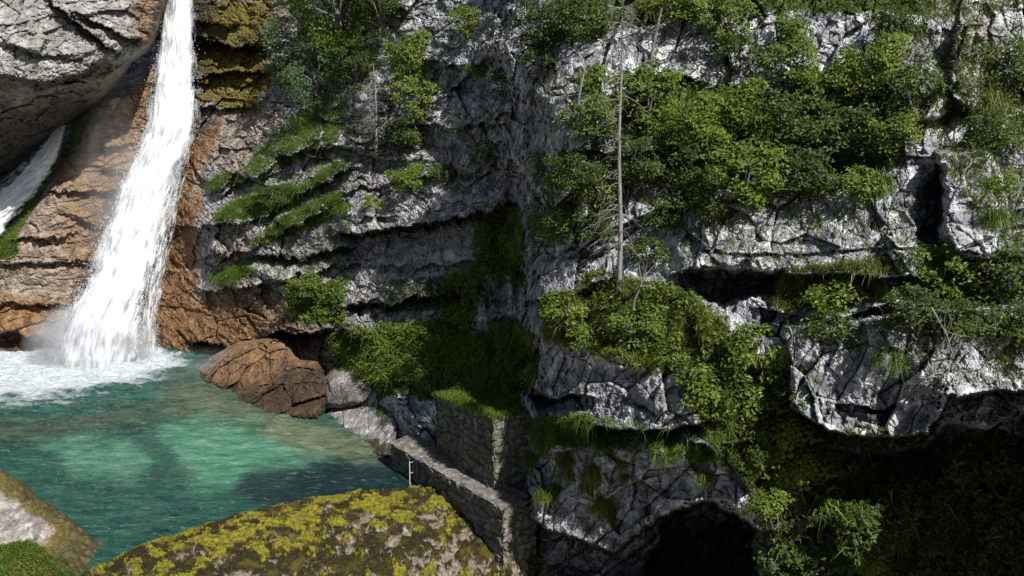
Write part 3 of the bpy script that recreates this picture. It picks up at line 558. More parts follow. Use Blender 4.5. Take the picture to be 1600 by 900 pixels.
def fall_sheet(name, L, Rr, Yf, mat, seed, bulge, parent, dens=1., rough=.25, fx=1.2, grow=0, edge=.16):
    """L,Rr: the two sides of the falling water; the sheet bulges forward between them"""
    L = np.array(L, float); Rr = np.array(Rr, float); y = np.arange(L[0, 1], L[-1, 1], 2.)
    yn = (y - y[0]) / (y[-1] - y[0]); xl = np.interp(y, L[:, 1], L[:, 0]) - grow * (.4 + 1.4 * yn); xr = np.interp(y, Rr[:, 1], Rr[:, 0]) + grow * (.4 + .8 * yn)
    U, YY = np.meshgrid(np.linspace(0, 1, 90), y); XX = xl[:, None] * (1 - U) + xr[:, None] * U
    D = np.interp(y, Yf[0], Yf[1])[:, None] - bulge * np.sqrt(np.clip(1 - (2 * U - 1) ** 2, 0, 1)); Pw = at(XX, YY, D)
    wm = (xr - xl)[:, None] / F * D; fl = np.stack([(U - .5) * wm * fx, (yn[:, None] * 20 + 0 * U) * .30 + .25 * U, 0 * U + seed], -1)
    h = fbm(np.stack([fl[..., 0] * 1.2, fl[..., 1] * 1.1, fl[..., 2]], -1), seed, 5, .62); D = D - h * rough * 1.6; Pw = at(XX, YY, D)
    e = np.minimum(U, 1 - U); mask = ss(e, 0, edge) * dens
    me = mk(name, Pw.reshape(-1, 3), grid_faces(len(y), 90), mat, parent=parent, attrs={'mask_a': np.stack([mask, mask, mask], -1).reshape(-1, 3)})
    a = me.data.attributes.new('flow', 'FLOAT_VECTOR', 'POINT'); a.data.foreach_set('vector', (fl * np.array([2.0, 2.6, 1])).astype(np.float32).ravel()); return me
ML = [(262, -150), (262, 0), (252, 60), (240, 130), (228, 200), (212, 240), (192, 290), (176, 330), (160, 372), (146, 425), (122, 465), (96, 510), (66, 592)]
MR = [(300, -150), (300, 0), (301, 60), (303, 130), (304, 190), (299, 215), (282, 255), (268, 300), (258, 340), (244, 400), (232, 440), (222, 480), (212, 520), (214, 592)]
YF = ([-150, 0, 200, 400, 562], [49.6, 48, 46.3, 44.4, 42.5])
mb_ = at(150, 560, 42.8)
wf = empty('waterfall', mb_, label='tall white main waterfall plunging between the orange rocks into the pool', cat='waterfall')
def rel(o, r): o.location = [-v for v in r.location]
for nm, m_, sd_, bl, dn_, gr, off, ed in (('falling_water', M_FALL, 301, .5, 1.3, -4, .35, .2), ('falling_water', M_FALL, 311, .9, .75, 2, 0, .25), ('falling_water', M_FALL, 321, 1.3, .6, 8, -.4, .35), ('spray_veil', M_VEIL, 331, 1.6, .7, 14, -.7, .4)):
    rel(fall_sheet(nm, ML, MR, (YF[0], [v + off for v in YF[1]]), m_, sd_, bl, wf, dn_, grow=gr, edge=ed), wf)
rel(fall_sheet('side_veil', [(290, 215), (262, 300), (246, 380), (226, 460), (206, 592)], [(302, 200), (298, 260), (284, 320), (270, 390), (258, 450), (246, 592)], ([200, 562], [46.6, 43.3]), M_VEIL, 351, .4, wf, .55, fx=3, edge=.3), wf)
rel(fall_sheet('side_veil', [(286, 225), (250, 320), (226, 420), (205, 592)], [(296, 230), (276, 320), (258, 420), (240, 592)], ([200, 562], [46.3, 43.]), M_VEIL, 361, .4, wf, .6, fx=4, edge=.3), wf)
nd = 9000; t_ = rng.uniform(0, 1, nd) ** .7; yy = -20 + 580 * t_; sd_ = rng.choice([0., 1.], nd); xl = np.interp(yy, [p[1] for p in ML], [p[0] for p in ML]); xr = np.interp(yy, [p[1] for p in MR], [p[0] for p in MR])
off = rng.exponential(1., nd) * (3 + 8 * t_); xx = np.where(sd_ < .5, xl + 8 - off, xr - 8 + off * .8); C = at(xx, yy, np.interp(yy, YF[0], YF[1]) - rng.uniform(-.3, 2., nd)); sz_ = rng.uniform(.006, .017, (nd, 1, 1))
oc = np.array([[1, 0, 0], [-1, 0, 0], [0, 1, 0], [0, -1, 0], [0, 0, 1.8], [0, 0, -1.8]], float); V = (C[:, None] + oc[None] * sz_).reshape(-1, 3); of = np.array([[0, 2, 4], [2, 1, 4], [1, 3, 4], [3, 0, 4], [2, 0, 5], [1, 2, 5], [3, 1, 5], [0, 3, 5]])
M_DROP = plain('water_drop', (.8, .84, .88), (.9, .92, .95), 3, .3, bump=0.); dr_ = mk('droplets', V, (np.arange(nd)[:, None, None] * 6 + of[None]).reshape(-1, 3), M_DROP, parent=wf); dr_['kind'] = 'stuff'; rel(dr_, wf)
sb_ = at(0, 370, 46.); sf_ = empty('waterfall', sb_, label='small white side waterfall sliding out from under the overhanging rock at left', cat='waterfall')
SL = [(84, 196), (70, 222), (48, 250), (20, 282), (-20, 310), (-90, 350), (-90, 400)]; SR = [(104, 196), (98, 222), (90, 250), (70, 285), (48, 312), (20, 345), (-20, 400)]
for sd_, bl, dn_, gr, off in ((401, .3, 1.5, -2, .3), (411, .6, .7, 2, 0)):
    rel(fall_sheet('falling_water', SL, SR, ([196, 250, 400], [47.4 + off, 45.6 + off, 43.9 + off]), M_FALL, sd_, bl, sf_, dn_, grow=gr, edge=.25), sf_)
# mist at the foot
def mist(name, loc, sc, dens, label):
    m = bpy.data.materials.new('mist'); m.use_nodes = True; nt = m.node_tree; nt.nodes.clear(); k = NT(nt); out = k.n('ShaderNodeOutputMaterial'); v = k.n('ShaderNodeVolumePrincipled')
    v.inputs['Color'].default_value = (.95, .97, 1, 1); v.inputs['Anisotropy'].default_value = .2
    tc = k.n('ShaderNodeTexCoord'); ln = k.n('ShaderNodeVectorMath', operation='LENGTH'); k.l(tc.outputs['Object'], ln.inputs[0])
    fall = k.math('POWER', k.math('MAXIMUM', k.math('SUBTRACT', 1., ln.outputs['Value']), 0.), 1.3); nz = k.ramp(k.noise(2.2, 4, .6), [(.38, g3(.1)), (.62, g3(1))])
    k.l(k.math('MULTIPLY', k.math('MULTIPLY', fall, nz), dens), v.inputs['Density']); k.l(v.outputs[0], out.inputs['Volume'])
    U, Vv = np.meshgrid(np.linspace(0, 2 * math.pi, 25), np.linspace(.0, math.pi, 13)); V = np.stack([np.sin(Vv) * np.cos(U), np.sin(Vv) * np.sin(U), np.cos(Vv)], -1).reshape(-1, 3)
    o = mk(name, V, grid_faces(13, 25), m); o.location = loc; o.scale = sc; tag(o, label, kind='stuff'); return o
mist('mist', at(145, 540, 42.), (3.4, 2.4, 2.4), 5., 'white spray drifting where the main waterfall meets the pool')
mist('mist', at(330, 590, 39.5), (5., 2.2, 1.5), .5, 'thin mist drifting over the pool in front of the brown boulder')
mist('mist', at(190, 330, 44.8), (2.6, 1.8, 6.5), .7, 'fine spray hanging around the middle of the main waterfall')

# ------------------------------------------------------------------ plants
def frames(N):
    ref = np.where(np.abs(N[:, 2:3]) > .9, [[1., 0, 0]], [[0, 0, 1.]]); u = np.cross(N, ref); u /= np.linalg.norm(u, axis=1, keepdims=True) + 1e-9; return u, np.cross(N, u)
def unit(v): return v / (np.linalg.norm(v, axis=-1, keepdims=True) + 1e-9)
def leaves(C, N, size, aspect=.55):
    """one rhombic, slightly folded leaf per centre"""
    n = len(C); N = unit(N); u, v = frames(N); a = rng.uniform(0, 2 * math.pi, n)[:, None]; d = u * np.cos(a) + v * np.sin(a); w = np.cross(N, d); s = (size * rng.uniform(.6, 1.35, n))[:, None]
    V = np.stack([C - d * s * .5, C + w * s * aspect * .5 + N * s * .08, C + d * s * .5 - N * s * .1, C - w * s * aspect * .5 + N * s * .08], 1).reshape(-1, 3)
    return V, np.arange(4 * n).reshape(n, 4)
def rnd_dir(n): return unit(rng.normal(size=(n, 3)))
def bush_proto(r, nclus, nspray, nleaf, leaf, flat=.75, seed=0):
    """stems and sprays of leaves in an uneven dome; returns (stem mesh data, foliage mesh data)"""
    c = rnd_dir(nclus) * (rng.uniform(.25, 1, (nclus, 1)) ** .5) * r; c[:, 2] = c[:, 2] * flat + r * .55; c[:, 1] -= .1 * r
    st = []
    for q in c[rng.permutation(nclus)[:max(6, nclus // 3)]]:
        m1 = q * np.array([.35, .35, .5]) + rng.normal(size=3) * .05 * r; st.append(([np.array([0, 0, -.1]), m1, q * .75, q], np.array([.03, .02, .013, .006]) * r))
    cs = c[:, None] + rnd_dir(nclus * nspray).reshape(nclus, nspray, 3) * r * rng.uniform(.06, .36, (nclus, nspray, 1)) * np.array([1, 1, .6]); cs = cs.reshape(-1, 3)
    n = len(cs); out = unit(cs - np.array([0, .2 * r, .3 * r])); sn = unit(out * .6 + np.array([0, -.25, 1.1]) + rng.normal(size=(n, 3)) * .25); u, v = frames(sn)
    a = rng.uniform(0, 2 * math.pi, (n, nleaf, 1)); rr = rng.uniform(.1, 1, (n, nleaf, 1)) * leaf * 2.2
    C = cs[:, None] + (u[:, None] * np.cos(a) + v[:, None] * np.sin(a)) * rr - np.array([0, 0, 1]) * rr * .25
    NN = sn[:, None] + rng.normal(size=(n, nleaf, 3)) * .35
    return tubes(st, 5), leaves(C.reshape(-1, 3), NN.reshape(-1, 3), leaf)
PROTO = {}
def proto_mesh(key, *args, mat):
    (sv, sf2), (lv, lf) = bush_proto(*args); a = mk('stem', sv, sf2, M_BARK); b_ = mk('foliage', lv, lf, mat, smooth=False); PROTO[key] = (a.data, b_.data, args[0])
    bpy.data.objects.remove(a); bpy.data.objects.remove(b_)
for i in range(2):
    for mk_, mat in (('f', M_LEAF), ('d', M_LEAFD), ('b', M_LEAFB)):
        q = {'f': 1.02, 'd': .95, 'b': .75}[mk_]; proto_mesh(('s', mk_, i), .55, 12, 8, 7, .10 * q, .7, mat=mat); proto_mesh(('m', mk_, i), 1.0, 24, 12, 8, .12 * q, .75, mat=mat); proto_mesh(('l', mk_, i), 1.6, 44, 15, 8, .14 * q, .95, mat=mat)
def surf(px, py):
    return W.pick(px, py)
def place_bush(name, px, py, dia, mat, label, cat, group=None, sheet=None, fwd=.3, tall=1.):
    """crown centred near (px,py), dia across; rooted on the rock below its centre"""
    P, N = (sheet or W).pick(px, py + dia * .22); Yc = P[1]; r = dia / F * Yc / 2
    key = 's' if r < .75 else ('m' if r < 1.3 else 'l'); sd_, fd, pr_ = PROTO[(key, mat, int(rng.integers(2)))]; s = r / pr_
    root = empty(name, P + N * .03, label=label, cat=cat, group=group); root.scale = (s, s * .85, s * tall); root.rotation_euler = (R(14), 0, float(rng.uniform(-.7, .7)))
    root.location = (P[0], P[1] - fwd * r, P[2])
    for nm, dt in (('stem', sd_), ('foliage', fd)):
        c_ = bpy.data.objects.new(nm, dt); COL.objects.link(c_); c_.parent = root
    return root
BUSHES = [
 # px, py, diameter, leaf, tall, label
 (478, 70, 120, 'b', 1.2, 'grey-green leafy tree beside the mossy rock right of the waterfall'),
 (540, 30, 130, 'f', 1.2, 'tall dense green tree at the top edge above the small dead spruce'),
 (500, 125, 110, 'b', 1., 'rounded grey-green tree just left of the small dead spruce'),
 (600, 20, 100, 'd', 1.2, 'dark green tree at the top edge left of the blue-grey rock'),
 (560, 105, 90, 'd', 1., 'dark tree crown directly behind the small dead spruce top'),
 (446, 120, 60, 'b', 1., 'small grey-green bush at the left foot of the tree clump near the fall'),
 (645, 100, 80, 'f', 1.3, 'bright green slender young tree against the blue-grey rock'),
 (650, 155, 78, 'f', 1., 'bright green feathery tree right of the small dead spruce'),
 (640, 205, 70, 'd', 1., 'dark bush under the feathery tree right of the small dead spruce'),
 (730, 35, 60, 'f', .9, 'small green bush on the upper blue-grey rock face'),
 (750, 105, 44, 'f', 1., 'little bright shrub alone on the shaded rock below the top bush'),
 (760, 240, 60, 'd', 1., 'dark drooping shrub on the shaded middle rock'),
 (730, 195, 42, 'd', 1., 'small dark shrub in a cleft of the shaded middle rock'),
 (640, 275, 70, 'f', .8, 'green bush on the ledge left of centre above the long overhang'),
 (690, 270, 50, 'd', .8, 'dark bush on the right end of the ledge above the long overhang'),
 (584, 312, 34, 'f', .8, 'tiny bright shrub on the bedded rock below the ledge bush'),
 (425, 300, 60, 'd', .8, 'low green bush on the upper sloping grass ledge right of the fall'),
 (480, 440, 60, 'f', .8, 'bright low bush above the dark slot right of the orange blocks'),
 (790, 130, 60, 'd', 1., 'dark bush hanging at the corner left of the sunlit white rock'),
 (850, 50, 110, 'd', 1., 'dark bush at the top centre left corner of the near buttress'),
 (905, 30, 100, 'd', 1., 'dark dense bush at the top edge left of the tall dead spruce'),
 (845, 100, 70, 'd', 1., 'dark bush below the top centre bushes at the buttress corner'),
 (1050, 8, 90, 'f', .8, 'low bush on the top edge right of the leaning bare trunk'),
 (1120, 40, 100, 'f', 1., 'bright bush on the upper right of the white rock face'),
 (1150, 90, 80, 'd', 1., 'dark bush below the bright one right of the white rock face'),
 (1230, 45, 70, 'f', 1., 'green bush among pale rocks at the top right of centre'),
 (1225, 100, 90, 'f', 1.1, 'light green airy bush in front of the grey rock slab'),
 (1385, 45, 90, 'd', 1., 'dark bush at the top edge between two pale rocks'),
 (1360, 110, 110, 'f', 1.1, 'bright green leafy tree on the upper right of the thicket'),
 (1290, 140, 110, 'f', 1., 'large bright crown at the top of the thicket'),
 (1420, 140, 90, 'd', 1., 'dark crown at the right top of the thicket beside the tan rock'),
 (930, 120, 60, 'f', 1., 'young light green bush directly left of the tall dead spruce'),
 (915, 185, 90, 'f', 1., 'bright bush left of the tall dead spruce trunk halfway up'),
 (1010, 165, 110, 'f', 1.2, 'bright green tree directly right of the tall dead spruce'),
 (890, 265, 90, 'd', 1., 'dark green bush at the buttress corner left of the dead spruce'),
 (935, 290, 80, 'f', 1., 'bright bush close behind the dead spruce trunk'),
 (1000, 250, 100, 'd', 1., 'dark bush right of the dead spruce below the bright tree'),
 (1080, 195, 110, 'f', 1., 'bright crown in the left part of the thicket'),
 (1150, 170, 110, 'f', 1., 'pale green crown in the upper middle of the thicket'),
 (1220, 190, 120, 'd', 1., 'deep green crown in the centre of the thicket'),
 (1310, 210, 120, 'd', 1., 'deep green crown in the right half of the thicket'),
 (1390, 210, 100, 'f', 1., 'bright crown at the right edge of the thicket'),
 (1080, 265, 110, 'd', 1., 'dark crown in the lower left of the thicket'),
 (1160, 270, 120, 'f', 1., 'bright crown in the lower middle of the thicket'),
 (1250, 270, 110, 'd', 1., 'dark crown low in the thicket above the white blocky rock'),
 (1340, 280, 80, 'f', .9, 'bright bush at the lower right rim of the thicket'),
 (1040, 330, 90, 'd', 1., 'dark bush hanging below the thicket left of the white blocky rock'),
 (1110, 320, 70, 'f', .9, 'bright bush on the upper left corner of the white blocky rock'),
 (870, 345, 90, 'f', .9, 'yellow-green bush on the left corner above the blocky grey face'),
 (930, 350, 60, 'd', .9, 'dark bush between the blocky grey face and the dead spruce'),
 (1010, 390, 70, 'd', .9, 'dark bush just right of the dead spruce foot'),
 (940, 430, 70, 'f', .9, 'bright bush at the foot of the tall dead spruce'),
 (885, 470, 80, 'f', .8, 'bright bush on the left end of the sunny ledge'),
 (990, 500, 100, 'f', .9, 'large bright bush below the dead spruce foot'),
 (920, 520, 70, 'f', .8, 'green bush on the lower left rim of the sunny ledge'),
 (1050, 545, 70, 'f', .8, 'bright bush at the lower right rim of the sunny ledge'),
 (1100, 600, 90, 'f', 1.1, 'bright leafy sapling below the right end of the sunny ledge'),
 (1180, 545, 100, 'f', 1.2, 'tall airy maple sapling below the black slot cave'),
 (1165, 620, 90, 'f', 1., 'bright leafy bush under the tall airy sapling'),
 (1210, 665, 100, 'f', .9, 'bright bush above the small white rock'),
 (1240, 720, 90, 'f', .9, 'bright bush right of the small white rock'),
 (1200, 770, 70, 'f', .9, 'green bush directly below the small white rock'),
 (1300, 450, 90, 'f', .8, 'bright bush on the grassy ledge right of the black slot cave'),
 (1290, 510, 90, 'd', .9, 'dark bush hanging from the grassy ledge right of the slot cave'),
 (1460, 420, 120, 'f', 1., 'large round bush below the bright smooth block'),
 (1420, 480, 100, 'd', 1., 'dark bush under the large round one below the smooth block'),
 (1490, 490, 90, 'd', .9, 'dark bush right of and below the large round one'),
 (1570, 420, 110, 'd', .9, 'dark bush at the right frame edge under the smooth block'),
 (1540, 200, 100, 'd', .9, 'dark bush at the upper right beside the tan rock'),
 (1570, 100, 90, 'd', .9, 'dark bush in the top right corner on pale rock'),
 (1560, 280, 60, 'f', .8, 'small green bush right of the bright smooth block'),
 (1590, 500, 90, 'd', .9, 'dark bush at the right frame edge above the grey overhang'),
 (1300, 720, 70, 'f', .9, 'sunlit bush at the left edge of the dark undergrowth slope'),
 (1210, 870, 70, 'b', .9, 'grey-green bush at the bottom edge right of the cave mouth'),
 (1270, 860, 90, 'b', .9, 'larger grey-green bush at the bottom edge of the dark slope'),
 (1350, 870, 60, 'f', .9, 'bright bush at the bottom edge right of the grey-green bushes'),
 (1450, 850, 60, 'd', .9, 'dark bush at the bottom edge in the middle of the dark slope'),
 (1560, 850, 60, 'd', .9, 'dark bush in the bottom right corner'),
 (1330, 800, 60, 'd', .9, 'dark bush in the middle of the undergrowth slope'),
 (830, 870, 80, 'd', 1., 'shaded green bush at the near end of the low wall'),
]
for px, py, dia, mt, tall, lb in BUSHES:
    place_bush('tree' if 'tree' in lb.split(' at ')[0] and 'spruce' not in lb.split(' ')[0:3] and dia > 75 and ' tree ' in lb[:30] + ' ' else 'bush', px, py, dia, mt, lb, 'bush' if 'bush' in lb or 'shrub' in lb else 'tree', tall=tall)

def sample_poly(poly, n):
    p = np.array(poly, float); lo, hi = p.min(0), p.max(0); out = []
    tot = 0
    while tot < n:
        q = rng.uniform(lo, hi, (n * 3, 2)); q = q[sd_poly(q[:, 0], q[:, 1], poly) > 0]; out.append(q); tot += len(q)
    return np.concatenate(out)[:n]
def gather(specs, sheet):
    PP, NN, D = [], [], []
    for poly, n, nzmin in specs:
        q = sample_poly(poly, n); P, N = sheet.pick(q[:, 0], q[:, 1]); P = P + rng.normal(size=P.shape) * np.array([.02, .0, .02])
        pat = fbm(P * 1.1, 501, 3) + N[:, 2] * 1.2; k = pat > nzmin; PP.append(P[k]); NN.append(N[k])
    return np.concatenate(PP), np.concatenate(NN)
def blades(P, N, length, width, up=.6, droop=.5):
    n = len(P); L = (length * rng.uniform(.5, 1.3, n) * (1 + .5 * fbm(P * 2.5, 511, 3)))[:, None]
    d = unit(N * .6 + np.array([0, -.15, up]) + rng.normal(size=(n, 3)) * .38); side = unit(np.cross(d, rnd_dir(n))); w = width * rng.uniform(.6, 1.3, (n, 1))
    m = P + d * L * .55; t = P + d * L - np.array([0, 0, 1]) * L * droop * rng.uniform(.3, 1.1, (n, 1)) + unit(N) * L * .15
    V = np.stack([P - side * w, P + side * w, m + side * w * .8, t, m - side * w * .8], 1).reshape(-1, 3); k = np.arange(n)[:, None] * 5
    return V, [k + np.array([[0, 1, 2, 4]]), k + np.array([[4, 2, 3]])]
def grass(specs, sheet, length, width, mat, label, up=.6, droop=.5, name='grass'):
    P, N = gather(specs, sheet); V, Fc = blades(P, N, length, width, up, droop); return tag(mk(name, V, Fc, mat, smooth=False), label, kind='stuff')
def carpet(specs, sheet, leaf, thick, mat, label, name='undergrowth'):
    P, N = gather(specs, sheet); n = len(P); h = thick * np.clip(.35 + .9 * fbm(P * 1.6, 521, 3), .03, 1.2) * rng.uniform(.5, 1., n)
    C = P + N * h[:, None] + np.array([0, 0, .4]) * h[:, None]; NN = unit(N + np.array([0, -.3, .9])) + rng.normal(size=(n, 3)) * .5
    V, f = leaves(C, NN, leaf); return tag(mk(name, V, f, mat, smooth=False), label, kind='stuff')
grass([([(332, 345), (360, 318), (450, 288), (486, 300), (455, 330), (390, 342)], 7000, -.8), ([(395, 380), (440, 340), (530, 300), (548, 330), (470, 362), (420, 384)], 5500, -.3), ([(360, 300), (400, 240), (470, 170), (545, 150), (530, 220), (450, 262), (400, 290)], 8000, .05), ([(318, 290), (350, 270), (380, 280), (340, 300)], 900, -.2), ([(470, 290), (540, 248), (546, 268), (490, 300)], 1500, -.2), ([(328, 432), (380, 410), (405, 425), (350, 446)], 2200, -.3), ([(400, 300), (540, 230), (560, 420), (400, 440)], 3000, .5)],
      W, .34, .012, M_GRASS, 'green grass on the sloping ledges right of the main waterfall', .35, .9)
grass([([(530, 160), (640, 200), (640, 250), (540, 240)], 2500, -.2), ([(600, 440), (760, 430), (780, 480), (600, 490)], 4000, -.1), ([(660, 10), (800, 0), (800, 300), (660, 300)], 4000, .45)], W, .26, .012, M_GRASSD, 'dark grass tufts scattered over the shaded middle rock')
carpet([([(520, 520), (600, 515), (640, 530), (620, 590), (560, 600), (525, 575)], 9000, -1.2), ([(600, 520), (700, 500), (742, 530), (800, 500), (836, 520), (842, 590), (795, 640), (740, 640), (690, 590), (600, 610)], 17000, -1.), ([(764, 325), (804, 318), (826, 380), (806, 434), (768, 428), (740, 440), (756, 380)], 5000, -.7), ([(450, 440), (545, 440), (545, 510), (450, 500)], 5000, -.2), ([(700, 430), (760, 420), (740, 520), (690, 510)], 4000, -.6)],
       W, .10, .5, M_LEAF, 'dark green leafy ground cover on the slope above the masonry')
grass([([(850, 470), (960, 435), (1060, 455), (1140, 510), (1110, 595), (1000, 580), (900, 550), (850, 530)], 19000, -.3), ([(1060, 560), (1130, 600), (1290, 700), (1180, 790), (1110, 690)], 9000, -.2), ([(1205, 425), (1380, 410), (1390, 470), (1210, 490)], 9000, -.8)],
      W, .26, .010, M_GRASSY, 'sunlit yellow-green grass on the ledges below the dead spruce', .6, .7)
grass([([(1000, -150), (1600, -150), (1600, 30), (1000, 20)], 9000, .1), ([(1380, 0), (1600, 0), (1600, 400), (1560, 400), (1460, 240), (1380, 150)], 12000, .35), ([(1060, 300), (1450, 300), (1450, 430), (1060, 430)], 3500, .6), ([(830, 130), (1100, 60), (1100, 240), (830, 400)], 6000, .45), ([(1220, 500), (1600, 480), (1600, 600), (1240, 600)], 5000, .5)],
      W, .24, .010, M_GRASSY, 'straw-green grass tufts on the pale rocks of the right cliff', .6, .8)
grass([([(830, 655), (925, 650), (930, 690), (835, 695)], 5000, -1.2), ([(925, 655), (1010, 665), (1000, 720), (930, 710)], 2500, -.2), ([(1000, 675), (1140, 660), (1130, 720), (1020, 720)], 6000, -.4)], W, .24, .010, M_GRASS, 'drooping green grass on the dark rock below the overhang', .3, 1.1)
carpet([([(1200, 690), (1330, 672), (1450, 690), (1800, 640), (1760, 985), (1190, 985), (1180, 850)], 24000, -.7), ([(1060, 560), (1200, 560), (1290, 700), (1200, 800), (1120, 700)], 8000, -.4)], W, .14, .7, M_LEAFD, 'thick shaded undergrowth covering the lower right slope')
carpet([([(850, 470), (960, 435), (1060, 455), (1140, 510), (1110, 595), (1000, 580), (900, 550), (850, 530)], 3000, .25), ([(1060, 560), (1160, 520), (1230, 640), (1180, 760), (1090, 660)], 4000, .1)], W, .13, .4, M_LEAF, 'broad-leaved weeds among the grass of the sunny ledge')
grass([([(520, 520), (600, 510), (700, 500), (742, 530), (800, 500), (840, 590), (795, 640), (690, 590), (560, 600)], 4500, -1.2), ([(1200, 690), (1450, 690), (1760, 660), (1760, 985), (1190, 985)], 6000, -.6), ([(740, 340), (820, 330), (826, 450), (740, 440)], 900, -1)], W, .5, .022, M_LEAF, 'long fern fronds on the shaded slopes', .7, .9, 'ferns')
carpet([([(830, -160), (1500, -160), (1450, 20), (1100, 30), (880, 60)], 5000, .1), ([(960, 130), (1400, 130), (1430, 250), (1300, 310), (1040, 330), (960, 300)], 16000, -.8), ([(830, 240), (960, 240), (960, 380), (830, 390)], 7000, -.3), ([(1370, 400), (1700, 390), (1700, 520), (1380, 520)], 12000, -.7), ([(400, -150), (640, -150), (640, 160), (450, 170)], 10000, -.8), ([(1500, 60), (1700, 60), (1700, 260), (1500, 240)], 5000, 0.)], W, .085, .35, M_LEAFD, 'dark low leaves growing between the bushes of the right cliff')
grass([([(92, 262), (128, 215), (150, 150), (140, 150), (116, 190), (84, 250), (36, 310), (-60, 378), (-60, 410), (20, 380)], 6000, -1.5), ([(-60, 385), (30, 370), (28, 400), (-60, 430)], 3000, -1.5)], G, .3, .014, M_GRASS, 'bright grass along the left edge of the orange rock rib', .5, .6)
# grass and leaves on the near bank
bx = rng.uniform(-20, -8, 260000); by = rng.uniform(15, 30, 260000); gq = at_z(np.array([-200, 0, 40, 62, 130, 190, 160, -200]), np.array([836, 862, 838, 846, 872, 905, 1000, 1000]), .8)[:, :2].tolist()
k_ = sd_poly(bx, by, gq) + .25 * vnoise(np.stack([bx, by, bx * 0], -1) * 2.5) > 0; bx, by = bx[k_], by[k_]
P = np.stack([bx, by, bank_h(bx, by) - .02], -1); N = np.tile([0, 0, 1.], (len(P), 1)); ii = rng.permutation(len(P))
V, Fc = blades(P[ii[:70000]], N[ii[:70000]], .16, .007, .7, .5); tag(mk('grass', V, Fc, M_GRASS, smooth=False), 'lush green grass on the bank at the lower left corner', kind='stuff')
V, f = leaves(P[ii[-16000:]] + np.array([0, 0, .1]) * rng.uniform(.3, 1.3, (len(ii[-16000:]), 1)), N[:len(ii[-16000:])] + rng.normal(size=(len(ii[-16000:]), 3)) * .5, .05)
tag(mk('undergrowth', V, f, M_LEAF, smooth=False), 'small leaves mixed in the grass of the lower left bank', kind='stuff')
# grass cap of the pier
q = PIER.reshape(-1, 3)[rng.integers(0, PIER.size // 3, 16000)] + rng.normal(size=(16000, 3)) * [.05, .05, .01]; V, Fc = blades(q, np.tile([-.3, -.5, 1.], (len(q), 1)), .30, .009, .4, 1.1)
tag(mk('grass', V, Fc, M_GRASS, smooth=False), 'grass cap hanging over the top of the dark masonry block', kind='stuff')
# single hanging tufts on the dark bulge
def tuft_proto(mat, n=800):
    P = rng.normal(size=(n, 3)) * [.10, .05, .08]; V, Fc = blades(P, unit(P + [0, -.25, .25]), .27, .008, .35, 1.2); o = mk('grass_tuft', V, Fc, mat, smooth=False); d_ = o.data; bpy.data.objects.remove(o); return d_
TP = [tuft_proto(M_GRASSY), tuft_proto(M_GRASSY), tuft_proto(M_GRASS)]
TUFTS = [(838, 720, 1.1, 'long pale grass tuft hanging beside the dark pier corner'), (852, 700, .7, 'small grass tuft just right of the long pale one by the pier'), (885, 722, 1., 'brownish grass tuft below the grass strip on the dark bulge'), (930, 742, 1.1, 'bright round grass tuft in the middle of the dark bulge'),
 (920, 760, .7, 'little straw tuft under the bright round tuft'), (870, 770, 1., 'straw tuft low on the left of the dark bulge'), (848, 775, .8, 'pale tuft at the lower left end of the dark bulge'), (975, 725, .8, 'grass tuft right of the bright round tuft'), (978, 750, .6, 'tiny tuft under the one right of the round tuft'),
 (940, 792, 1., 'green tuft on the lower rim of the dark bulge'), (958, 808, 1., 'white-tipped straw tuft hanging from the lower rim of the dark bulge'), (893, 745, .7, 'small dull tuft between the brownish and the bright round tufts'), (945, 700, 1., 'green tuft in the middle of the dark bulge top'), (858, 792, .5, 'tiniest tuft at the bottom left of the dark bulge'),
 (1100, 750, .8, 'green tuft at the bottom tip of the sunlit rock left of the small white rock'), (1180, 790, .9, 'straw tuft hanging below the small white rock'), (1395, 565, 1.2, 'large straw tuft on the grey block above the dark overhang'), (1372, 560, .8, 'smaller tuft left of the large straw tuft on the grey block'), (1555, 345, 1.1, 'rounded straw tuft right of the bright smooth block'),
 (1020, 15, 1., 'brown-green tuft at the top right beside the dead spruce tip'), (935, 55, .8, 'rust-coloured tuft left of the dead spruce near its tip'), (1550, 165, 1.2, 'bright green tuft on the pale rocks of the upper right'), (1375, 295, 1.2, 'bright tuft at the right rim of the thicket above pale rock')]
for px, py, s, lb in TUFTS:
    P, N = W.pick(px, py); o = bpy.data.objects.new('grass_tuft', TP[int(rng.integers(3))]); COL.objects.link(o); o.location = P + N * .03; sc = s * P[1] / 23 * 1.15; o.scale = (sc, sc, sc); o.rotation_euler = (0, 0, float(rng.uniform(-.5, .5))); tag(o, lb, 'grass tuft', 'single grass tufts on the right cliff')

